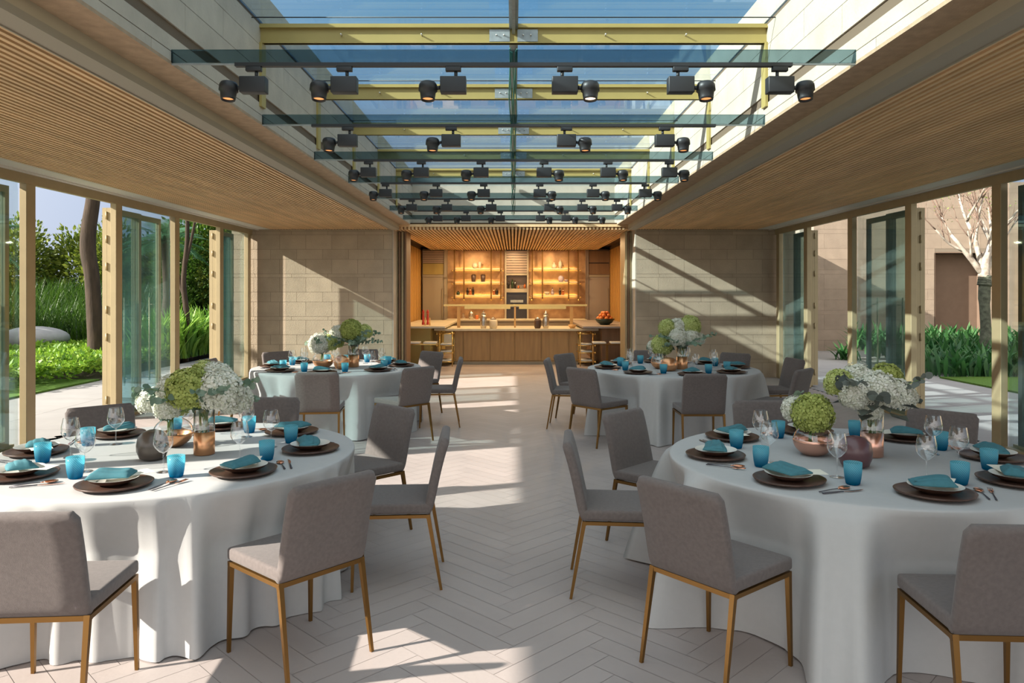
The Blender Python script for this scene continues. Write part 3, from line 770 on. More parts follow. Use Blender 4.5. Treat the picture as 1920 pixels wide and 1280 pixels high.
def bare_tree(loc):
    t = thing('bare_tree', 'pale-barked courtyard tree with bare forking branches and a dark lower trunk', 'tree', loc)
    m = MB(); m.tube(smooth_path([(0, 0, 0), (.03, 0, .8), (0, 0, 1.5), (.02, 0, 2.0)], 6), [.12]*6+[.105]*6+[.12]*7, 12)
    for k in range(4): m.tube([(0, 0, 1.78+k*.05), (.01, 0, 1.84+k*.05)], [.145-.006*k, .14-.006*k], 12)
    m.build('lower_trunk', M['barkg'], t)
    m = MB(); lp = []
    r = random.Random(12)
    def grow(p, d, L, rad, lev):
        pts = [p]; q = p.copy(); dd = d.copy()
        for k in range(5):
            dd = (dd+Vector((r.uniform(-.16, .16), r.uniform(-.16, .16), r.uniform(-.05, .14)))).normalized()
            q = q+dd*L/5; pts.append(q.copy())
        m.tube(pts, [rad*(1-.11*k) for k in range(6)], 8 if lev < 2 else 5, 0 if lev < 2 else 1)
        if lev < 4:
            for _ in range(3 if lev < 3 else 2):
                i = r.randint(2, 5); ax = Vector((r.uniform(-1, 1), r.uniform(-.8, .8), r.uniform(-.2, .8)))
                grow(pts[i], (dd*.9+ax*.75).normalized(), L*r.uniform(.55, .78), rad*.46, lev+1)
        else: lp.append(q.copy())
    for d, L, rad in (((-.62, 0, .78), 1.15, .07), ((-.25, .1, .95), 1.25, .07), ((.15, 0, 1), 1.3, .085), ((.6, .1, .8), 1.2, .06)):
        grow(Vector((0, 0, 1.98)), Vector(d).normalized(), L, rad, 0)
    m.tube(smooth_path([(0, 0, 1.9), (0, 0, 2.15), (.05, 0, 2.5)], 4), [.12, .12, .12, .11, .11, .1, .09, .08, .07], 12)
    m.build('branches', [M['barkw'], M['twig']], t)
    bpy.data.objects['branches'].name = 'branching_crown'
    P = np.array([tuple(x) for x in lp]); P = np.repeat(P[::2], 3, 0)+np.random.RandomState(2).normal(size=(len(P[::2])*3, 3))*.06
    leafcloud('young_leaves', M['tleaf'], P, .05, 3, parent=t)['kind'] = 'stuff'
bare_tree((10.15, 16.1, 0))
m = MB(); m.box(14.2, 15, 18.8, 20.2, 0, .35)

# ------------------------------------------------------------------ bar recess
m = MB(); n = 66
rnd = random.Random(2)
for i in range(n):
    x = -2.33+(i+.5)*4.69/n
    m.box(x-.02, x+.02, YB, YZ, CE, CE+.05, 0, rnd.random())
m.box(-2.34, 2.37, YB-.02, YB+.02, CE+.05, CE+.10, 0, .8); m.box(-2.33, 2.36, YB+.45, YB+.5, CE+.05, CE+.09, 0, .9)
m.box(-2.7, 2.75, YB+.02, YZ, CE+.10, CE+.13, 1)
struct(m.build('ceiling_bar', [M['slat'], M['slatback']]))
for sgn, nm, xi in ((-1, 'left', 2.62), (1, 'right', 2.72)):
    m = MB(); y = YB+.5
    while y < YZ:
        m.box(min(sgn*xi, sgn*(xi-.012)), max(sgn*xi, sgn*(xi-.012)), y, y+.16, 0, CE); y += .29
    m.box(min(sgn*xi, sgn*(xi+.05)), max(sgn*xi, sgn*(xi+.05)), YB+.5, YZ, 0, CE+.1, 1)
    struct(m.build('wall_bar_'+nm, [M['orange'], M['slatback']]))
    # folded door stack at the portal
    t = thing('door_%d' % dn, None, None, (0, YB+.5, 0)); t['kind'] = 'structure'; dn += 1
    xs = [-2.33, -2.275, -2.22, -2.165] if sgn < 0 else [2.20, 2.25, 2.30, 2.345]
    for k, x in enumerate(xs):
        q = MB(); q.box(x, x+.04, -.12+.02*k, .55, .01, CE-.01); q.build('folded_leaf', M['woodd'] if k % 2 else M['champ'], t)
m = MB(); m.box(-2.7, 2.8, YZ, YZ+.1, 0, CE+.1)
struct(m.build('wall_bar_back', M['woodd']))
YK = 21.0
def kbox(mb, x0, x1, y0, y1, D=YK, d0=0, d1=.3, **k): mb.box(X(x0, D), X(x1, D), D+d0, D+d1, Z(y1, D), Z(y0, D), **k)
# marbled panels
for a, b_, l in ((839, 947, 'garden side'), (991, 1099, 'courtyard side')):
    m = MB(); kbox(m, a, b_, 469, 615, d0=.08, d1=.12)
    tag(m.build('wall_panel', M['bronze']), 'marbled bronze wall panel behind the bar shelves on the %s' % l, 'wall panel')
# tall cabinets
def tall_cab(x0, x1, cx0, cx1, lab, mt, lv):
    t = thing('tall_cabinet', lab, 'cabinet', (0, 0, 0))
    m = MB(); kbox(m, x0, x1, 468, 640, d0=0, d1=.35); kbox(m, cx0, cx1, 468, 640, d0=-.05, d1=.35); m.build('body', mt, t)
    m = MB(); kbox(m, x0+1, x1-1, 469, 494, d0=-.006, d1=-.001); m.build('louvre_recess', M['oven'], t)
    m = MB()
    if lv:
        for k in range(7): kbox(m, x0+1, x1-1, 470+k*3.4, 472.6+k*3.4, d0=-.02, d1=-.007)
    else: kbox(m, x0+1, x1-1, 470, 492, d0=-.02, d1=0)
    m.build('louvre', M['louvre'] if lv else M['woodd'], t)
    m = MB(); kbox(m, x0+1, x1-1, 494, 514.5, d0=-.02, d1=0); m.build('upper_panel', M['gold'] if lv else M['woodd'], t)
    m = MB(); kbox(m, x0, x1, 515.5, 519, d0=-.025, d1=0); kbox(m, x0+4, x0+8.5, 516.3, 518.3, d0=-.03, d1=-.025); m.build('rail', M['cab'], t)
    m = MB(); kbox(m, x0+1, x1-1, 520, 640, d0=-.02, d1=0); d_ = m.build('door', mt, t)
    m = MB(); kbox(m, x1-4, x1-3, 540, 600, d0=-.05, d1=-.04); kbox(m, x1-4, x1-3, 541, 542.5, d0=-.05, d1=-.02); kbox(m, x1-4, x1-3, 598, 599.5, d0=-.05, d1=-.02); m.build('handle', M['champ'], d_)
tall_cab(792, 833, 833, 839, 'tall champagne cabinet with louvred top beside the garden-side bar shelves', M['cab'], True)
tall_cab(1103, 1143, 1098, 1103, 'tall greige cabinet with dark top panels beside the courtyard-side bar shelves', M['cab2'], False)
t = thing('oven_column', 'central bar column with louvres, bottle niche and black oven', 'cabinet')
m = MB(); kbox(m, 946.5, 949.5, 468, 615, d0=-.06, d1=.12); kbox(m, 988, 991, 468, 615, d0=-.06, d1=.12); kbox(m, 949.5, 988, 512.5, 516, d0=-.06, d1=.12); kbox(m, 949.5, 988, 541, 548, d0=-.06, d1=.12); m.build('frame', M['cab'], t)
m = MB(); 
for k in range(9): kbox(m, 949.5, 988, 470+k*4.7, 473.8+k*4.7, d0=-.02, d1=.03)
m.build('louvre', M['louvre'], t)
m = MB(); kbox(m, 949.5, 988, 468, 513, d0=.03, d1=.1); m.build('recess', M['oven'], t)
m = MB(); kbox(m, 949.5, 988, 514, 542, d0=.30, d1=.34); m.build('niche_back', M['louvre'], t)
m = MB(); kbox(m, 949.5, 988, 548, 600, d0=-.01, d1=.1); kbox(m, 957, 981, 562, 567, d0=-.03, d1=-.01, mi=1); kbox(m, 952, 986, 574, 575, d0=-.05, d1=-.03, mi=1); m.build('oven', [M['oven'], M['steel']], t)
# back counter
m = MB(); m.box(X(835, 20.2), X(1099, 20.2), 20.2, 20.95, .05, .87); 
t = thing('back_counter', 'cream-topped back counter under the bar shelves', 'counter')
m.build('cabinet_base', M['cab'], t)
m = MB(); m.box(X(835, 20.1), X(1101, 20.1), 20.12, 20.98, .87, .91); m.build('worktop', M['ctop'], t)
# wall shelf racks
def rack(xs, lab):
    t = thing('shelf_rack', lab, 'shelf rack'); D = 20.72
    m = MB()
    for x in xs:
        m = MB(); m.box(X(x, D)-.018, X(x, D)+.018, D-.03, D-.002, Z(562, D), Z(468, D)); m.build('upright', M['brass'], t)
    for py in (504, 529, 554):
        m = MB(); m.box(X(xs[0], D)-.03, X(xs[-1], D)+.03, D-.0, D+.32, Z(py+1, D), Z(py-1, D)); s_ = m.build('shelf', M['cream'], t)
        m = MB(); m.box(X(xs[0], D)+.02, X(xs[-1], D)-.02, D+.322, D+.334, Z(py+.2, D), Z(py-.8, D)); m.build('led_strip', M['led'], s_)
        m = MB(); m.box(X(xs[0], D)-.06, X(xs[-1], D)+.06, D-.03, D-.012, Z(py+4, D), Z(py+2.7, D))
        for x in (xs[0], xs[-1]): m.sphere((X(x, D)+(-.07 if x == xs[0] else .07), D-.02, Z(py+3.3, D)), .022, 8, 6)
        m.build('rail', M['goldb'], s_)
    m = MB()
    for x in (xs[0]-1, xs[1], xs[2], xs[3]+1): m.sphere((X(x, D), D-.02, Z(562, D)), .026, 10, 8)
    m.build('finial', M['goldb'], t)
rack((852, 870, 921, 939), 'brass wall rack of three lit shelves on the garden side of the oven column')
rack((998, 1017, 1066, 1084), 'brass wall rack of three lit shelves on the courtyard side of the oven column')

def lathe_thing(name, lab, cat, prof, mt, px, py, D, group=None, parts=(), seg=20):
    """prof in cm: (radius, height); stands with its foot at image row py / depth D"""
    t = thing(name, lab, cat, (X(px, D), D, Z(py, 20.72 if D == 20.88 else D)+.003), 0, group)
    b = MB(); b.lathe([(r/100, z/100) for r, z in prof], seg, capt=True); b.build('body', mt, t)
    for nm, pf, mm in parts:
        b = MB(); b.lathe([(r/100, z/100) for r, z in pf], seg, capt=True); b.build(nm, mm, t)
    return t
bot = lambda r, h: [(r, 0), (r, h*.58), (r*.9, h*.66), (r*.38, h*.78), (r*.34, h)]
capp = lambda r, h: [(('cap'), [(r*.42, h*.93), (r*.42, h*1.03)], M['brass'])]
DS = 20.88
ST = 503
lathe_thing('round_vase', 'pale round vase on the top garden-side bar shelf', 'vase', [(4, 0), (7.5, 5), (8, 9), (6, 14), (3, 16.5)], M['cream'], 890.5, ST, DS)
lathe_thing('flared_vase', 'pale flared vase beside the round vase on the top bar shelf', 'vase', [(3, 0), (3.6, 5), (4.4, 12), (5, 19)], M['cream'], 899.5, ST, DS)
for k, px in enumerate((888, 905.6)):
    lathe_thing('storage_jar', 'dark faceted jar on the middle garden-side bar shelf, %s' % ('beside the long upright' if k == 0 else 'towards the oven column'), 'jar', [(5.5, 0), (6.5, 8), (7, 19)], M['darkjar'], px, 528, DS, 'dark jars on the middle shelf', [('lid', [(5, 19), (5, 20.5)], M['darkjar'])], 8)
B = [(859, 5, 11, 'bgreen', 'small green-filled bottle by the outer upright of the lowest garden-side bar shelf'), (876.5, 3.2, 20, 'bdark', 'slim dark bottle, first of three on the lowest garden-side bar shelf'), (881.6, 4, 18, 'bamber', 'amber bottle between two dark bottles on the lowest bar shelf'), (887, 3.6, 22, 'bdark', 'tall dark bottle with white cap on the lowest garden-side bar shelf'),
     (902.5, 4, 9, 'clear', 'small clear glass jar on the lowest garden-side bar shelf'), (908, 4, 10, 'clear', 'small clear glass jar next to the inner upright of the lowest bar shelf'), (926, 3.5, 17, 'bamber', 'small amber bottle at the oven end of the lowest bar shelf'), (931.5, 4.4, 18, 'bdark', 'square dark bottle at the oven end of the lowest bar shelf')]
for px, r_, h_, mm, l in B: lathe_thing('bottle', l, 'bottle', bot(r_, h_), M[mm], px, 553, DS, None, capp(r_, h_))
lathe_thing('round_vase', 'cream round vase on the top courtyard-side bar shelf', 'vase', [(5, 0), (7, 4), (6.5, 9), (2, 14), (2.5, 17)], M['cream'], 1039, ST, DS)
lathe_thing('carafe', 'cream stoppered carafe on the top courtyard-side bar shelf', 'carafe', [(5, 0), (5.5, 10), (5, 17), (2, 21), (2, 25)], M['cream'], 1050.6, ST, DS)
lathe_thing('ginger_jar', 'grey lidded jar on the middle courtyard-side bar shelf', 'jar', [(6, 0), (8, 5), (8, 12), (5, 16), (2, 18)], M['lilac'], 1052, 528, DS)
lathe_thing('small_bowl', 'small grey bowl beside the grey jar on the middle bar shelf', 'bowl', [(3, 0), (6, 3), (7, 6)], M['lilac'], 1062, 528, DS)
lathe_thing('glass_bowl', 'amber glass bowl on the lowest courtyard-side bar shelf', 'bowl', [(4, 0), (7, 4), (8, 9)], M['cream'], 1025.6, 553, DS)
lathe_thing('lilac_vase', 'lilac bottle-shaped vase on the lowest courtyard-side bar shelf', 'vase', [(3, 0), (5.5, 4), (5, 9), (2, 14), (1.5, 21)], M['lilac'], 1036, 553, DS)
for px, r_, h_, mm, l in [(1050, 3.6, 20, 'bdark', 'dark bottle on the lowest courtyard-side bar shelf'), (1055.6, 3.8, 17, 'bamber', 'orange bottle with black cap on the lowest courtyard-side bar shelf')]:
    lathe_thing('bottle', l, 'bottle', bot(r_, h_), M[mm], px, 553, DS, None, capp(r_, h_))
for k, (px, r_, h_, mm, l) in enumerate([(953.8, 3.2, 21, 'bdark', 'first dark bottle in the niche above the oven'), (960.6, 3.2, 27, 'bgreen', 'tall green bottle in the niche above the oven'), (965.6, 3.6, 22, 'bdark', 'dark white-capped bottle in the niche above the oven'), (972, 3, 9, 'bamber', 'small amber jar in the niche above the oven'), (977, 3, 10, 'clear', 'small clear jar in the niche above the oven'), (984, 3.6, 14, 'bamber', 'brown bottle by the courtyard-side edge of the oven niche')]):
    lathe_thing('bottle', l, 'bottle', bot(r_, h_), M[mm], px, 540.8, 21.08, None, capp(r_, h_))
DB = 20.5
for px, r_, h_, mm, l in [(868.6, 5, 14, 'clear', 'clear glass jar on the back counter beside the frame post'), (883.5, 7, 20, 'silver', 'pale patterned jar on the back counter'), (894, 5, 12, 'bamber', 'orange jar on the back counter')]:
    t = thing('storage_jar', l, 'jar', (X(px, DB), DB, .91)); b = MB(); b.lathe([(r_*.8/100, 0), (r_/100, h_*.3/100), (r_/100, h_*.75/100), (r_*.7/100, h_/100)], 16, capt=True); b.build('body', M[mm], t)
    b = MB(); b.lathe([(r_*.75/100, h_/100), (r_*.3/100, h_*1.12/100), (r_*.1/100, h_*1.2/100)], 16, capb=True, capt=True); b.build('lid', M['silver'], t)
# island
DI = 17.0
t = thing('bar_island', 'oak-panelled bar island with cream worktop in the middle of the recess', 'bar counter', (0, 0, 0))
x0, x1 = X(849, DI), X(1085, DI)
m = MB(); m.box(x0, x1, DI, 18.2, .0, .78); m.build('body', M['wood'], t)
cuts = [868, 919, 965, 1015, 1067]
m = MB(); m.box(x0, X(867, DI), DI-.015, DI, .08, .76); m.build('end_panel', M['wood'], t)
m = MB(); m.box(X(1069, DI), x1, DI-.015, DI, .08, .76); m.build('end_panel', M['wood'], t)
for a, b_ in zip(cuts[:-1], cuts[1:]):
    m = MB(); m.bbox(X(a, DI)+.012, X(b_, DI)-.012, DI-.022, DI, .09, .74, .004, 1, smooth=False); m.build('front_panel', M['wood'], t)
m = MB(); m.box(X(816, DI), X(1120, DI), DI-.25, 18.3, .775, .82); m.build('worktop', M['ctop'], t)
m = MB(); m.box(x0-.02, x1+.02, DI-.03, DI, 0, .06); m.build('plinth', M['cab'], t)
t = thing('serving_gantry', 'brass gantry with two hanging heat lamps over the bar island', 'gantry', (0, 0, .82))
m = MB(); m.box(X(832, 17.3), X(1101, 17.3), 17.28, 17.36, .50, .54); m.build('top_bar', M['goldb'], t)
for px, w_ in ((860, .035), (965.5, .02), (1071.5, .035)):
    m = MB(); m.box(X(px, 17.3)-w_, X(px, 17.3)+w_, 17.29, 17.35, 0, .50); m.build('post', M['wood'], t)
for a, b_ in ((871, 957), (973, 1061)):
    m = MB(); m.box(X(a, 17.3), X(b_, 17.3), 17.24, 17.40, .435, .498); m.build('heat_lamp', M['goldb'], t)
def island_jar(lab, px, r_, h_, mm):
    t = thing('lidded_jar', lab, 'jar', (X(px, 16.95), 16.95, .82))
    b = MB(); b.lathe([(r_*.75/100, 0), (r_*.95/100, h_*.15/100), (r_/100, h_*.6/100), (r_*.75/100, h_*.8/100)], 20, capt=True); b.build('body', M[mm], t)
    b = MB(); b.lathe([(r_*.8/100, h_*.8/100), (r_*.6/100, h_*.88/100), (r_*.15/100, h_*.93/100), (r_*.28/100, h_*.97/100), (.001, h_/100)], 20, capb=True); b.build('lid', M['silver'], t)
island_jar('tall glass cookie jar on the garden-side half of the bar island', 906.4, 7.5, 40, 'silver')
island_jar('squat lidded glass jar beside the tall jar on the bar island', 925, 9.5, 26, 'cream')
island_jar('brown lidded jar on the courtyard-side half of the bar island', 1008, 8, 27, 'darkjar')
island_jar('tall bright glass cookie jar next to the brown jar on the bar island', 1023.5, 7.5, 40, 'silver')
t = thing('wooden_bowl', 'light wooden bowl at the courtyard end of the bar island', 'bowl', (X(1073, 17), 17.0, .82))
b = MB(); b.lathe([(.04, 0), (.075, .03), (.09, .08), (.082, .08), (.06, .035), (.001, .02)], 24); b.build('body', M['lwood'], t)
# side counters with benches
for sgn, sx0, sx1, l1, l2, cm in ((-1, -2.54, -1.50, 'garden-side', 'pepper mills', 'wood'), (1, 1.52, 2.64, 'courtyard-side', 'fruit bowl', 'woodd')):
    t = thing('side_counter', '%s bar counter with stone top carrying the %s' % (l1, l2), 'counter')
    m = MB(); m.box(sx0 if sgn < 0 else 1.94, -1.82 if sgn < 0 else sx1, 16.35, 19.9, 0, .86); m.build('base', M[cm if sgn > 0 else 'gold'], t)
    m = MB(); m.box(sx0-.02, sx1+.02, 16.1, 20.1, .86, .90); m.build('worktop', M['ctop'] if sgn < 0 else M['cab2'], t)
    t = thing('counter_bench', 'brass double bench seat in front of the %s counter' % l1, 'bench', (0, 15.9, 0))
    xm = X(792.5, 15.9) if sgn < 0 else X(1138, 15.9)
    for a in ((766, 788), (795, 819)) if sgn < 0 else ((1111, 1135), (1144, 1168)):
        m = MB(); m.bbox(X(a[0], 15.9), X(a[1], 15.9), -.16, .16, .55, .585, .008, 2); m.build('seat_pad', M['cushion'], t)
    m = MB(); m.box(X(766, 15.9) if sgn < 0 else X(1111, 15.9), X(820, 15.9) if sgn < 0 else X(1169, 15.9), -.14, .14, .525, .548)
    m.build('seat_rail', M['goldb'] if sgn < 0 else M['brass'], t)
    m = MB(); m.box(xm-.025, xm+.025, -.03, .03, .02, .525); m.build('post', M['brass'], t)
    m = MB(); m.box(xm-.25, xm+.25, -.15, .15, 0, .02); m.build('base_plate', M['cushion'], t)
    # brass side rack at the island end
    t = thing('brass_trolley', 'brass open rack with folded linen at the %s end of the bar island' % l1.replace('-side', ''), 'rack', (0, 16.5, 0))
    a, b_ = (X(824, 16.5), X(848, 16.5)) if sgn < 0 else (X(1088, 16.5), X(1112, 16.5))
    for xx in (a, b_):
        for yy in (0, .45):
            m = MB(); m.tube([(xx, yy, 0), (xx, yy, .76)], .013, 8); m.sphere((xx, yy-.02, .72), .026, 8, 6); m.build('upright', M['goldb'], t)
    for zz in (.10, .30, .46, .72):
        m = MB(); m.tube([(a-.05, 0, zz), (b_+.03, 0, zz)], .011, 8); m.tube([(a-.05, .45, zz), (b_+.03, .45, zz)], .011, 8)
        m.sphere((a-.06 if sgn < 0 else b_+.05, 0, zz), .026, 8, 6); m.build('rail', M['goldb'], t)
    for zz in (.11, .31, .47):
        m = MB(); m.bbox(a+.02, b_-.02, 0.0, .43, zz, zz+.035, .008, 2); m.build('folded_linen', M['cushion'], t)
    m = MB(); m.box(a+.08, b_-.005, .2, .22, .51, .72); m.build('fluted_panel', M['fluted'] if sgn < 0 else M['woodd'], t)
MILL = First(thing('pepper_mill', 'x', 'pepper mill'))
b = MB(); b.lathe([(.03, 0), (.033, .03), (.022, .07), (.026, .16), (.022, .22), (.03, .25)], 20); b.build('body', M['red'], MILL.root)
b = MB(); b.lathe([(.028, .255), (.03, .29), (.018, .32), (.012, .34), (.001, .345)], 20); b.build('cap', M['red'], MILL.root)
MILL.put((X(793.5, 17), 17.0, .90), 0, 'tall red pepper mill nearer the batten wall', 'red pepper mills')
MILL.put((X(802, 17), 17.0, .90), 0, 'tall red pepper mill nearer the bar island', 'red pepper mills')
for px, l in ((797.3, 'small light wood grinder between the red mills'), (805.7, 'small light wood grinder beside the second red mill')):
    t = thing('salt_grinder', l, 'grinder', (X(px, 16.7), 16.7, .90)); b = MB(); b.lathe([(.018, 0), (.02, .03), (.013, .08), (.018, .13), (.012, .16), (.001, .18)], 16); b.build('body', M['lwood'], t)
t = thing('fruit_bowl', 'dark footed bowl heaped with red fruit on the courtyard-side counter', 'bowl', (X(1134, 17), 17.0, .90))
b = MB(); b.lathe([(.10, 0), (.11, .01), (.17, .05), (.23, .14), (.222, .14), (.15, .06), (.001, .03)], 32); b.build('body', M['bowlg'], t)
b = MB(); b.sphere((0, 0, 0), .05, 12, 8)
fr0 = b.build('red_fruit', M['fruit']); FRF = First(fr0); tag(fr0, 'x', 'fruit')
k = 0
for zz, n, rr in ((.142, 7, .145), (.205, 5, .095), (.262, 3, .057)):
    for i in range(n):
        a = 2*PI*i/n+zz*9
        FRF.put((X(1134, 17)+rr*math.cos(a), 17+rr*math.sin(a), .90+zz), a, 'red fruit heaped in the dark bowl on the courtyard-side counter', 'fruit in the bowl'); k += 1
# bar downlights
def area(name, loc, size, power, col, sizey=None):
    ld = bpy.data.lights.new(name, 'AREA'); ld.energy = power; ld.color = col; ld.shape = 'RECTANGLE'; ld.size = size; ld.size_y = sizey or size
    o = bpy.data.objects.new(name, ld); COL.objects.link(o); o.location = loc; return o
for i, (x, y) in enumerate([(-1.7, 17.6), (-.6, 16.3), (.6, 16.3), (1.7, 17.6), (-1.1, 20.0), (1.1, 20.0), (0, 20.0)]):
    t = thing('downlight', 'small recessed warm downlight in the bar ceiling, %s' % ['over the garden-side counter', 'over the garden half of the island', 'over the courtyard half of the island', 'over the courtyard-side counter', 'before the garden-side shelves', 'before the courtyard-side shelves', 'before the oven column'][i], 'downlight', (x, y, CE+.004), 0, 'bar downlights')
    b = MB(); b.lathe([(.035, 0), (.045, -.004), (.045, .02)], 16, capb=False); b.build('ring', M['champ'], t)
    b = MB(); b.lathe([(.034, .004), (.001, .006)], 16, capb=False); b.build('bulb', M['lens_on'], t)
    a = area('downlight_glow', (x, y, CE-.03), .08, 33, (1, .68, .36)); a.parent = t; a.location = (0, 0, -.03)

# ------------------------------------------------------------------ dining chairs
def make_chair():
    t = thing('dining_chair', 'x', 'chair')
    W = .218
    # seat: upholstered slab, softly crowned
    bm = bmesh.new(); bmesh.ops.create_grid(bm, x_segments=10, y_segments=10, size=1)
    b = MB(); b.bbox(-W, W, -.215, .215, .412, .468, .016, 3); 
    b.v = [(x, y, z+(.008*(1-(x/W)**2)*(1-(y/.215)**2) if z > .45 else 0)) for x, y, z in b.v]; bm.free()
    b.build('seat', M['fabric'], t)
    # backrest leaning back, wrapping under to the rail
    b = MB(); prof = []
    path = smooth_path([(0, -.185, .418), (0, -.205, .45), (0, -.222, .52), (0, -.243, .62), (0, -.268, .72), (0, -.292, .800)], 4)
    n = len(path); NX = 9; th = .024; vs = []; fs = []
    ring = []
    for i, p in enumerate(path):
        d = (path[min(i+1, n-1)]-path[max(0, i-1)]).normalized(); nn = Vector((0, -d.z, d.y))
        row = []
        cut = 0
        if i >= n-1: cut = .012
        pr = [(-W+.012+cut, th), (-W+.003+cut, th*.6), (-W+cut, 0), (-W+.003+cut, -th*.6), (-W+.012+cut, -th)]
        pr = pr+[(x*.5, -th) for x in (-W, 0, W)]+[(-x, -y) if False else (-x, y) for x, y in pr[::-1]]+[(x*.5, th) for x in (W, 0, -W)]
        for x, off in pr: row.append(p+Vector((x, 0, 0))+nn*(off+.0*math.cos(x/W*1.3)))
        ring.append(row)
    last = ring[-1]; c = path[-1]; d = (path[-1]-path[-2]).normalized()
    ring.append([c+(v-c)*.72+Vector((0, 0, 0))*0+d*.014+Vector(((v-c).x*.26, 0, 0)) for v in last])
    ring.append([c+Vector(((v-c).x*.90, (v-c).y*.1, (v-c).z*.1))+d*.018 for v in last])
    K = len(ring[0]); vs = [v for r_ in ring for v in r_]
    for i in range(len(ring)-1):
        for k in range(K): fs.append((i*K+k, i*K+(k+1) % K, (i+1)*K+(k+1) % K, (i+1)*K+k))
    fs.append(tuple(range(K))[::-1]); fs.append(tuple(range((len(ring)-1)*K, len(ring)*K)))
    b.add(vs, fs, 0, .5, True); b.build('backrest', M['fabric'], t)
    b = MB()
    b.box(-W, W, -.212, -.190, .388, .408); b.box(-W, W, .185, .205, .390, .408)
    b.box(-W, -W+.02, -.19, .185, .390, .408); b.box(W-.02, W, -.19, .185, .390, .408)
    b.build('seat_frame', M['brass'], t)
    for sx in (-1, 1):
        for fy, ty in ((.195, .205), (-.201, -.272)):
            b = MB(); b.tube([(sx*(W-.012), fy, .408), (sx*(W-.006), ty, .0)], [.0155, .010], 4, smooth=False); b.build('leg', M['brass'], t)
    return t
CHAIR = First(make_chair())

TABLES = {
 'T1': dict(c=(-1.885, 4.15), R=.98, name='front garden table', phi=45, rot=4, flare=.03, seed=1),
 'T2': dict(c=(1.825, 4.0), R=.97, name='front courtyard table', rot=-1, flare=.24, seed=2),
 'T3': dict(c=(-2.13, 9.03), R=1.0, name='rear garden table', rot=3, flare=.06, seed=3),
 'T4': dict(c=(1.88, 8.85), R=1.0, name='rear courtyard table', rot=2, flare=.10, seed=4)}
SEAT = {-90: 'front edge', -45: 'front-aisle corner', 0: 'aisle edge', 45: 'bar-aisle corner', 90: 'bar edge', 135: 'bar-window corner', 180: 'window edge', -135: 'front-window corner'}
def seatname(key, ang):
    # for tables on the courtyard side the aisle is at 180 degrees
    if TABLES[key]['c'][0] > 0: ang = (180-ang)
    ang = ((ang+180) % 360)-180
    k = min(SEAT, key=lambda q: abs(((ang-q+180) % 360)-180)); return SEAT[k]
CH_LIST = {'T1': [(-134, 1.2), (180, 1.2), (-86, 1.19), (-41, 1.20), (4, 1.21), (46, 1.22), (88, 1.22), (133, 1.2)],
           'T2': [(175, 1.24), (219, 1.19), (267, 1.19), (137, 1.20), (90, 1.20), (44, 1.18)],
           'T3': [(-132, 1.24), (182, 1.24), (-84, 1.30), (-43, 1.24), (5, 1.20), (49, 1.26), (90, 1.26), (134, 1.28)],
           'T4': [(172, 1.20), (142, 1.26), (220, 1.24), (270, 1.24), (45, 1.22), (90, 1.26), (317, 1.28), (8, 1.26)]}
for key, lst in CH_LIST.items():
    T = TABLES[key]; cx, cyy = T['c']
    for ang, dist in lst:
        a = math.radians(ang); x, y = cx+dist*math.cos(a), cyy+dist*math.sin(a)
        rz = a+PI/2   # faces the table centre: local +Y -> towards centre
        lab = 'taupe brass-legged chair at the %s of the %s' % (seatname(key, ang), T['name'])
        if key == 'T4' and ang == 8: lab = 'taupe brass-legged chair at the window edge of the rear courtyard table'
        CHAIR.put((x, y, 0), rz, lab, 'taupe dining chairs around the %s' % T['name'])

# ------------------------------------------------------------------ tables and cloths
TZ = .72
def cloth(key):
    T = TABLES[key]; R = T['R']; rnd = random.Random(T['seed']*13)
    chairs = [math.radians(a) for a, d in CH_LIST[key]]
    NA, NZ = 360, 26
    # fold pattern: sum of lobes with random phase
    if key == 'T2': waves = [(15, .6), (9, .7), (23, .2)]
    elif key == 'T1': waves = [(30, .7), (17, .4), (43, .3)]
    else: waves = [(20, .5), (13, .6), (31, .25)]
    ph = [rnd.random()*6.28 for _ in waves]
    amp = {'T1': .10, 'T2': .17, 'T3': .085, 'T4': .12}[key]
    vs = []; fs = []
    rr = [0, .25, .5, .75, .9, .96, .985, .996, 1.0]
    zz = [0, 0, 0, 0, 0, 0, -.001, -.004, -.010]
    for r_, z_ in zip(rr[1:], zz[1:]):
        for k in range(NA):
            a = 2*PI*k/NA; vs.append((R*r_*math.cos(a), R*r_*math.sin(a), TZ+z_))
    vtop = len(vs)
    for j in range(1, NZ+1):
        t = j/NZ; z = (TZ-.010)*(1-t)+.006*t
        for k in range(NA):
            a = 2*PI*k/NA
            wv = sum(w_*math.sin(n_*a+p_+.35*math.sin(3*a+p_)) for (n_, w_), p_ in zip(waves, ph))/sum(w_ for _, w_ in waves)
            wv = math.copysign(abs(wv)**.7, wv); wv = wv if wv > 0 else wv*.7
            near = 0
            for ca in chairs:
                d = abs(((a-ca+PI) % (2*PI))-PI)
                near = max(near, 1/(1+math.exp((d-.30)*42)))
            g = t**.65
            flare = T['flare']*g*(1-near)
            r_ = R+.004+flare+amp*g*wv*(1-.62*near)-near*.078*min(1, t*3)
            vs.append((r_*math.cos(a), r_*math.sin(a), z+(.004*math.sin(5*a) if j == NZ else 0)))
    rows = len(rr)-1+NZ
    for i in range(rows-1):
        for k in range(NA): fs.append((i*NA+k, (i+1)*NA+k, (i+1)*NA+(k+1) % NA, i*NA+(k+1) % NA))
    c0 = len(vs); vs.append((0, 0, TZ))
    for k in range(NA): fs.append((c0, k, (k+1) % NA))
    b = MB(); b.add(vs, fs, 0, .5, True); return b
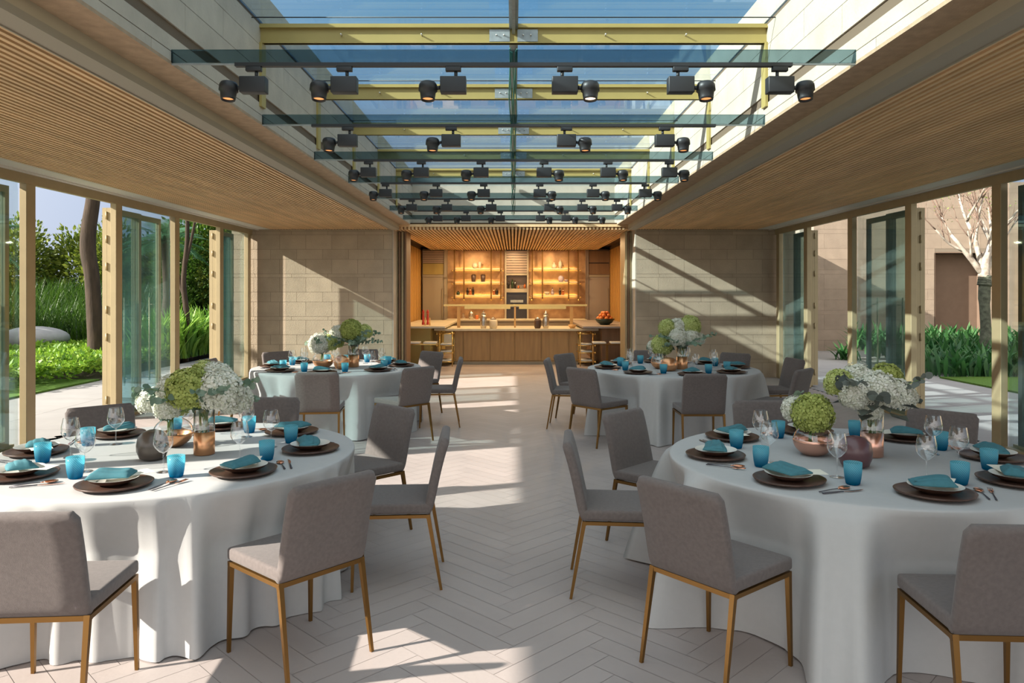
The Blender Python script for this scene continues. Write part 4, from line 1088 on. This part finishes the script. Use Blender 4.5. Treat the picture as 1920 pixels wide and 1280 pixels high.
for key, T in TABLES.items():
    c = T['c']
    t = thing('round_table', 'round banquet table hidden under its white cloth, the %s' % T['name'], 'table', (c[0], c[1], 0), 0, 'round banquet tables')
    b = MB(); b.lathe([(.02, TZ-.035), (T['R']-.03, TZ-.035), (T['R']-.02, TZ-.02), (T['R']-.03, TZ-.006), (.01, TZ-.006)], 64, capt=True); b.build('tabletop', M['wood'], t)
    b = MB(); b.lathe([(.35, 0), (.35, .02), (.05, .05), (.05, TZ-.036)], 32); b.build('pedestal', M['black'], t)
    o = cloth(key).build('tablecloth', M['cloth'], None, (c[0], c[1], 0)); tag(o, 'white floor-length tablecloth draped over the %s' % T['name'], 'tablecloth', 'white tablecloths')

# ------------------------------------------------------------------ place settings
def wob(seed, a_=.03):
    r = random.Random(seed); p1, p2 = r.random()*6, r.random()*6
    return lambda a: 1+a_*math.sin(2*a+p1)+a_*.5*math.sin(3*a+p2)
def solid(name, cat, fn, mt):
    b = MB(); fn(b); o = b.build(name, mt); tag(o, 'x', cat); return First(o)
CHG = [solid('charger_plate', 'charger', lambda b, q=q: b.lathe([(.10, .0), (.13, .004), (.158, .013), (.162, .020), (.158, .0215), (.145, .017), (.11, .013), (.001, .012)], 48, wob=wob(q)), M['charger']) for q in (1, 2)]
def plate_t():
    t = thing('small_plate', 'x', 'plate')
    b = MB(); b.lathe([(.05, 0), (.06, .003), (.098, .020), (.108, .0305), (.110, .0325)], 40, wob=wob(5, .02)); b.build('underside', M['charger'], t)
    b = MB(); b.lathe([(.110, .0325), (.105, .032), (.075, .015), (.04, .008), (.001, .007)], 40, wob=wob(5, .02), capb=False); b.build('glazed_well', M['plate'], t)
    return t
PLT = First(plate_t())
def napkin_mesh(seed):
    b = MB(); NX, NY = 18, 10; Lx, Ly = .088, .056; r = random.Random(seed); q = r.random()*2
    vs = []; fs = []
    def top(u, v):
        e = max(0, 1-abs(u)**10)*max(0, 1-abs(v)**6)
        return .006+.018*e*(.75+.25*math.sin(1.4*u+q))+.006*math.sin(2.6*u+q*2)*(1-v*v)+.004*(v > .2)*e
    for s_ in (1, 0):
        for j in range(NY+1):
            for i in range(NX+1):
                u, v = -1+2*i/NX, -1+2*j/NY
                x = Lx*u+.012*v*math.sin(q); y = Ly*v*(1+.12*u)+.012*u*u*math.cos(q)
                vs.append((x, y, top(u, v) if s_ else .0))
    n = (NX+1)*(NY+1)
    for j in range(NY):
        for i in range(NX):
            a = j*(NX+1)+i; fs.append((a, a+1, a+NX+2, a+NX+1)); fs.append((n+a, n+a+NX+1, n+a+NX+2, n+a+1))
    bd = [i for i in range(NX+1)]+[(NX)+(j)*(NX+1) for j in range(1, NY+1)]+[NY*(NX+1)+i for i in range(NX-1, -1, -1)]+[j*(NX+1) for j in range(NY-1, 0, -1)]
    for a, c in zip(bd, bd[1:]+bd[:1]): fs.append((a, n+a, n+c, c))
    b.add(vs, fs, 0, .5, True)
    # the folded-over layer
    vs2 = [(x*.9+.004, y*.62+.006, z+.007) for x, y, z in vs[:n]]
    b.add(vs2, [f for f in fs if max(f) < n], 0, .5, True)
    return b
NAPS = []
for q in (3, 8, 15):
    o = napkin_mesh(q).build('napkin', M['napkin']); tag(o, 'x', 'napkin'); NAPS.append(First(o))
o = MB().box(-.05, .05, -.09, .09, 0, .0012).build('menu_card', M['card']); tag(o, 'x', 'menu card'); CARD = First(o)
def spoon():
    t = thing('spoon', 'x', 'spoon')
    b = MB(); b.tube([(0, -.10, .004), (0, -.02, .006), (0, .02, .005)], [.0045, .0028, .0025], 8, flat=[.5, .6, .7]); b.build('handle', M['darkhandle'], t)
    b = MB(); b.sphere((0, .055, .007), .02, 14, 8, sc=(1, 1.6, .28)); b.tube([(0, .015, .005), (0, .03, .006)], .0027, 8); b.build('bowl', M['copper'], t)
    return t
def knife():
    t = thing('knife', 'x', 'knife')
    b = MB(); b.tube([(0, -.11, .004), (0, -.03, .004), (0, 0, .004)], [.0052, .0045, .0035], 8, flat=[.6, .6, .6]); b.build('handle', M['darkhandle'], t)
    b = MB(); b.add([(-.003, 0, .003), (.003, 0, .003), (.009, .04, .003), (.008, .085, .003), (-.003, .11, .003), (-.003, 0, .0045), (.003, 0, .0045), (.009, .04, .0045), (.008, .085, .0045), (-.003, .11, .0045)], [(0, 4, 3, 2, 1), (5, 6, 7, 8, 9), (0, 1, 6, 5), (1, 2, 7, 6), (2, 3, 8, 7), (3, 4, 9, 8), (4, 0, 5, 9)]); b.build('blade', M['copper'], t)
    return t
def fork():
    t = thing('fork', 'x', 'fork')
    b = MB(); b.tube([(0, -.11, .004), (0, -.02, .006), (0, .02, .005)], [.0046, .0028, .0025], 8, flat=[.5, .6, .7]); b.build('handle', M['darkhandle'], t)
    b = MB(); b.tube([(0, .015, .005), (0, .035, .005), (0, .055, .006)], [.0028, .009, .0105], 8, flat=[.5, .2, .2])
    for k in range(4): b.tube([(-.0085+.0057*k, .052, .006), (-.0085+.0057*k, .092, .009)], [.0019, .0012], 5)
    b.build('head', M['copper'], t)
    return t
SPN, KNF, FRK = First(spoon()), First(knife()), First(fork())
def wineglass():
    t = thing('wine_glass', 'x', 'wine glass')
    b = MB(); b.lathe([(.034, 0), (.034, .0015), (.006, .006), (.0035, .012), (.0032, .085), (.006, .093)], 24); b.build('stem_and_foot', M['clear'], t)
    b = MB(); b.lathe([(.003, .092), (.020, .100), (.040, .122), (.0465, .138), (.045, .165), (.036, .212), (.0355, .213)], 28, capb=False); b.build('bowl', M['clear'], t)
    return t
WG = First(wineglass())
def tumbler_fn(b): b.lathe([(.027, 0), (.031, .004), (.036, .03), (.040, .07), (.0405, .102), (.039, .102), (.038, .07), (.033, .03), (.028, .014), (.001, .013)], 32)
TB = solid('blue_tumbler', 'tumbler', tumbler_fn, M['tumbler'])
CARDS = {('T1', -90): 1, ('T1', -40): 1, ('T2', -90): 1, ('T2', -135): 1, ('T2', 45): 1, ('T1', 180): 1}
rs_ = random.Random(42)
for key, T in TABLES.items():
    cx, cyy = T['c']; R = T['R']
    for i in range(8):
        base = -90+45*i+T['rot']
        if key == 'T4' and i == -1: continue
        a = math.radians(base+rs_.uniform(-2.5, 2.5)); u = Vector((math.cos(a), math.sin(a), 0)); tt = Vector((-u.y, u.x, 0))  # tt: sitter's right is... facing -u
        right = Vector((-u.y, u.x, 0))  # facing centre (-u), right hand = cross(-u, z)
        right = (-u).cross(Vector((0, 0, 1)))
        C = Vector((cx, cyy, TZ+.0015)); s_name = seatname(key, base); tn_ = T['name']
        def P(r_, s_, z=0): return C+u*r_+right*s_+Vector((0, 0, z))
        rad = R-.235
        rz = a+PI/2
        grp = lambda what: '%s on the %s' % (what, tn_)
        lb = lambda what: '%s at the %s of the %s' % (what, s_name, tn_)
        CHG[i % 2].put(P(rad, 0), rz+rs_.uniform(-.5, .5), lb('dark wooden charger plate'), grp('chargers'))
        PLT.put(P(rad, 0, .0125), rz+rs_.random(), lb('small cream-glazed plate on a dark charger'), grp('small plates'))
        zt = .0125+.034
        if (key in ('T1', 'T2') and i in (0, 1, 7)) or (key == 'T1' and i == 6) or (key == 'T2' and i in (3, 5)):
            o = CARD.put(P(rad-.05, .055, zt), rz-.75+rs_.uniform(-.2, .2), lb('cream menu card tucked under the napkin'), grp('menu cards')); zt += .0018
        NAPS[rs_.randint(0, 2)].put(P(rad, -.01, zt-.0), rz+rs_.choice([.25, -.2, .5, PI+.2]), lb('folded teal napkin on the small plate'), grp('napkins'))
        SPN.put(P(rad-.01, .215, .0), rz-.35+rs_.uniform(-.1, .1), lb('copper spoon beside the charger'), grp('cutlery'))
        if i % 2: KNF.put(P(rad-.0, .255, .0), rz-.5+rs_.uniform(-.05, .05), lb('copper knife beside the spoon'), grp('cutlery'))
        else: FRK.put(P(rad-.0, .255, .0), rz-.5+rs_.uniform(-.05, .05), lb('copper fork beside the spoon'), grp('cutlery'))
        WG.put(P(rad-.26+rs_.uniform(-.02, .02), .115), 0, lb('clear stemmed wine glass'), grp('wine glasses'))
        TB.put(P(rad-.165+rs_.uniform(-.015, .015), .225+rs_.uniform(-.01, .01)), rs_.random()*6, lb('blue glass tumbler'), grp('blue tumblers'))

# ------------------------------------------------------------------ vases and flowers
def bloom_mesh(name, mt, R, n, seed):
    b = MB(); r = random.Random(seed)
    b.sphere((0, 0, 0), R*.86, 14, 10, 0, .1)
    for i in range(n):
        zf = 1-2*(i+.5)/n; rr = math.sqrt(max(0, 1-zf*zf)); ph = i*2.39996
        d = Vector((rr*math.cos(ph), rr*math.sin(ph), zf))+Vector((r.uniform(-.07, .07),)*3); d.normalize()
        if d.z < -.75: continue
        lump = 1+.07*math.sin(d.x*5+seed)*math.cos(d.y*6+d.z*4)
        q = Vector((0, 0, 1)).rotation_difference(d).to_matrix().to_4x4()
        mx = Matrix.Translation(d*R*lump*r.uniform(.92, 1.05)) @ q @ Matrix.Rotation(r.random()*6.28, 4, 'Z')
        s_ = R*.155*r.uniform(.8, 1.2)
        for k in range(4):
            c, s = math.cos(k*PI/2), math.sin(k*PI/2)
            pts = [(0, 0, 0), (.9, -.55, .25), (1.25, 0, .5*r.uniform(.3, 1)), (.9, .55, .25)]
            b.add([((x*c-y*s)*s_, (x*s+y*c)*s_, z*s_) for x, y, z in pts], [(0, 1, 2, 3)], 0, min(1, max(0, r.gauss(.6, .25))), False, mx)
    return b
def bouquet(name, label, loc, blooms, rise, stem_r, leaves, seed, scale=1.0, broad=0, sprigs=6, group=None):
    """blooms: (dx, dy, dz, R, material)"""
    t = thing(name, label, 'flowers', loc); r = random.Random(seed)
    for (dx, dy, dz, R, mm) in blooms:
        o = bloom_mesh('hydrangea_bloom', M[mm], R, int(150+R*1500), seed+int(dx*100)+int(R*1000)).build('hydrangea_bloom', M[mm], t, (dx, dy, dz))
        m = MB(); m.tube(smooth_path([(r.uniform(-.4, .4)*stem_r, r.uniform(-.4, .4)*stem_r, -rise), (dx*.15, dy*.15, -.02), (dx*.95, dy*.95, dz-R*.7)], 5), .0035, 6)
        m.build('flower_stem', M['stemg'], t)
    m = MB()
    for k in range(10): m.tube([(r.uniform(-.7, .7)*stem_r, r.uniform(-.7, .7)*stem_r, -rise), (r.uniform(-.6, .6)*stem_r, r.uniform(-.6, .6)*stem_r, .02)], .0025, 5)
    m.build('stem_bundle', M['stemg'], t)
    lm = MB(); sm = MB()
    for k in range(sprigs):
        a = 2*PI*k/sprigs+r.uniform(-.3, .3); Ls = r.uniform(.20, .30)*leaves; dr = r.uniform(-.5, .75)
        path = smooth_path([(0, 0, 0), (math.cos(a)*Ls*.5, math.sin(a)*Ls*.5, .07+dr*.06), (math.cos(a)*Ls, math.sin(a)*Ls, .09+dr*.14)], 6)
        sm.tube(path, [.002]*len(path), 5)
        for j, p in enumerate(path[1:]):
            for sg in (-1, 1):
                if r.random() < .15: continue
                rad = r.uniform(.014, .024)*(1.25 if not broad else 1.5)*(1-.4*j/len(path))
                off = Vector((-math.sin(a)*sg, math.cos(a)*sg, r.uniform(-.5, .5))).normalized()
                nrm = Vector((r.gauss(0, .5), r.gauss(0, .5)-.5, r.gauss(0, .4)+.5)).normalized()
                ax = (off-nrm*off.dot(nrm)).normalized(); ay = nrm.cross(ax); c = p+ax*rad*1.1
                lm.add([c+ax*math.cos(q*PI/4)*rad*1.1+ay*math.sin(q*PI/4)*rad+nrm*(-.15*rad if q % 4 else .1*rad) for q in range(8)], [tuple(range(8))], 0, r.random(), True)
    if broad:
        for k in range(broad):
            a = r.uniform(0, 6.28); c = Vector((math.cos(a)*.10, math.sin(a)*.10-.03, r.uniform(-.02, .05))); rad = r.uniform(.045, .07)
            d = Vector((math.cos(a), math.sin(a), -.1)).normalized(); s_ = d.cross(Vector((0, 0, 1))).normalized(); n_ = s_.cross(d)
            pts = [c-d*rad*.2, c+s_*rad*.5+d*rad*.4-n_*.01, c+s_*rad*.55+d*rad*1.0, c+d*rad*1.7-n_*.02, c-s_*rad*.55+d*rad*1.0, c-s_*rad*.5+d*rad*.4-n_*.01]
            lm.add(pts, [tuple(range(6))], 0, r.random(), True)
    sm.build('sprig_stem', M['stemg'], t)
    lm.build('foliage', M['bleaf'] if broad else M['euc'], t)['kind'] = 'stuff'
    return t
def cyl_vase(lab, loc, mt, s=1.0):
    t = thing('cylinder_vase', lab, 'vase', loc)
    b = MB(); b.lathe([(.052*s, 0), (.055*s, .003), (.055*s, .125*s), (.052*s, .125*s), (.05*s, .12*s), (.001, .118*s)], 36); b.build('metal_base', mt, t)
    b = MB(); b.lathe([(.0545*s, .126*s), (.0545*s, .25*s), (.053*s, .25*s), (.053*s, .126*s)], 36, capb=False); b.build('glass_sleeve', M['clear'], t)
    return t
def bowl_vase(lab, loc, mt, R=.105, split=.5):
    t = thing('bowl_vase', lab, 'vase', loc); H = R*1.62
    pr = []
    for i in range(15):
        a = -1.15+i*(2.2/14); pr.append((R*math.cos(a), R*.82*(math.sin(a)-math.sin(-1.15))))
    n = int(len(pr)*split)
    b = MB(); b.lathe(pr[:n+1]+[(pr[n][0]-.004, pr[n][1])]+[(max(.001, x-.005), z+.002) for x, z in pr[:n][::-1]], 36); b.build('metal_base', mt, t)
    b = MB(); b.lathe(pr[n:], 36, capb=False); b.build('glass_top', M['clear'], t)
    return t
def ball_vase(lab, loc, mt, R=.078, hh=.145):
    t = thing('ball_vase', lab, 'vase', loc)
    b = MB(); b.lathe([(R*.55, 0), (R*.8, .01), (R*.98, hh*.3), (R, hh*.5), (R*.9, hh*.78), (R*.6, hh*.95), (R*.3, hh), (R*.22, hh*1.01), (R*.2, hh*.95), (.001, hh*.9)], 36); b.build('body', mt, t)
    return t
z0 = TZ+.002
# front garden-side table
x, y = X(383, 4.10), 4.10
cyl_vase('copper-based glass cylinder vase holding the large bouquet on the front garden table', (x, y, z0), M['vcopper'])
bouquet('large_bouquet', 'large bouquet of green and white hydrangeas with eucalyptus on the front garden table', (x, y, z0+.26),
        [(-.06, -.05, .10, .115, 'hgreen'), (.10, -.03, .09, .115, 'hwhite'), (-.17, .03, .08, .095, 'hwhite'), (.02, .10, .13, .10, 'hwhite'), (-.19, -.03, -.0, .07, 'hwhite'), (.14, .08, .03, .09, 'hwhite'), (-.05, .12, .17, .07, 'hlime')], .25, .045, 1.15, 5, sprigs=9)
bowl_vase('glass bowl vase with copper base holding the small bouquet on the front garden table', (X(325, 4.32), 4.32, z0), M['vcopper'], .108)
bouquet('small_bouquet', 'small bouquet of white and lime hydrangeas in the bowl vase on the front garden table', (X(318, 4.32), 4.32, z0+.17),
        [(-.10, -.02, .09, .075, 'hwhite'), (.03, 0, .07, .08, 'hlime'), (-.02, .08, .08, .06, 'hwhite')], .12, .03, .7, 15, sprigs=6)
ball_vase('olive-brown satin ball vase on the front garden table', (X(286, 3.97), 3.97, z0), M['brownvase'], .08, .155)
# front courtyard-side table
x, y = X(1635, 4.05), 4.05
cyl_vase('rose-copper cylinder vase holding the large bouquet on the front courtyard table', (x, y, z0), M['vrose'], 1.05)
bouquet('large_bouquet', 'large bouquet of white hydrangeas with dark broad leaves on the front courtyard table', (x, y, z0+.27),
        [(-.11, -.05, .07, .085, 'hwhite'), (0, -.06, .09, .10, 'hwhite'), (.10, -.05, .07, .085, 'hwhite'), (-.17, .02, .12, .075, 'hlime'), (.10, .05, .14, .085, 'hgreen'), (-.05, .06, .13, .09, 'hwhite'), (.18, .02, .05, .07, 'hwhite'), (-.04, -.07, -.01, .06, 'hwhite')], .25, .045, 1.05, 25, broad=12, sprigs=8)
bowl_vase('rose-copper and glass bowl vase holding the green hydrangea on the front courtyard table', (X(1525, 4.08), 4.08, z0), M['vrose'], .106, .55)
bouquet('small_bouquet', 'single round green hydrangea with white bloom behind it on the front courtyard table', (X(1520, 4.08), 4.08, z0+.165),
        [(0, -.02, .06, .105, 'hgreen'), (-.05, .08, .07, .075, 'hwhite'), (.09, .05, .03, .06, 'hwhite')], .12, .03, .35, 35, sprigs=3)
ball_vase('aubergine satin ball vase on the front courtyard table', (X(1603, 3.80), 3.80, z0), M['aubergine'], .083, .155)
# garden-side table by the bar
x, y = X(663, 9.0), 9.0
cyl_vase('copper-based cylinder vase holding the tall bouquet on the rear garden table', (x, y, z0), M['vcopper'], 1.15)
bouquet('large_bouquet', 'loose bouquet of olive and white hydrangeas on the rear garden table', (x, y, z0+.27),
        [(-.02, -.03, .17, .13, 'hgreen'), (-.18, 0, .13, .10, 'hwhite'), (.13, .0, .15, .09, 'hlime'), (-.2, .05, .02, .07, 'hlime'), (-.10, .05, .22, .06, 'hwhite')], .25, .045, 1.5, 45, sprigs=11)
bowl_vase('copper and glass bowl vase holding the white bloom on the rear garden table', (X(606, 8.9), 8.9, z0), M['vcopper'], .125)
bouquet('small_bouquet', 'white hydrangea bloom with lime sprigs on the rear garden table', (X(604, 8.9), 8.9, z0+.2),
        [(-.03, 0, .08, .125, 'hwhite'), (.08, .03, .09, .10, 'hlime')], .14, .03, .8, 55, sprigs=4)
ball_vase('small mirrored bronze ball vase on the rear garden table', (X(640, 8.75), 8.75, z0), M['vcopper'], .085, .16)
# courtyard-side table by the bar
x, y = X(1279, 8.75), 8.75
cyl_vase('brass-toned cylinder vase holding the bouquet on the rear courtyard table', (x, y, z0), M['vcopper'], 1.15)
bouquet('large_bouquet', 'bouquet of cream and green hydrangeas on the rear courtyard table', (x, y, z0+.27),
        [(-.06, -.05, .10, .11, 'hwhite'), (.09, -.03, .10, .10, 'hwhite'), (.10, .04, .23, .12, 'hlime'), (-.17, .02, .21, .10, 'hlime'), (-.05, .03, .22, .10, 'hwhite'), (.2, 0, .08, .07, 'hwhite')], .25, .045, 1.5, 65, sprigs=9)
bouquet('small_bouquet', 'green hydrangea bloom low beside the copper pot on the rear courtyard table', (X(1240, 8.8), 8.8, z0+.17),
        [(.0, 0, .10, .12, 'hlime'), (-.09, .04, .09, .07, 'hwhite')], .12, .03, .7, 75, sprigs=4)
bowl_vase('clear and copper bowl vase on the rear courtyard table', (X(1238, 8.8), 8.8, z0), M['vcopper'], .11)
ball_vase('squat hammered copper pot on the rear courtyard table', (X(1254, 8.55), 8.55, z0), M['vcopper'], .10, .15)

SC.camera = cam
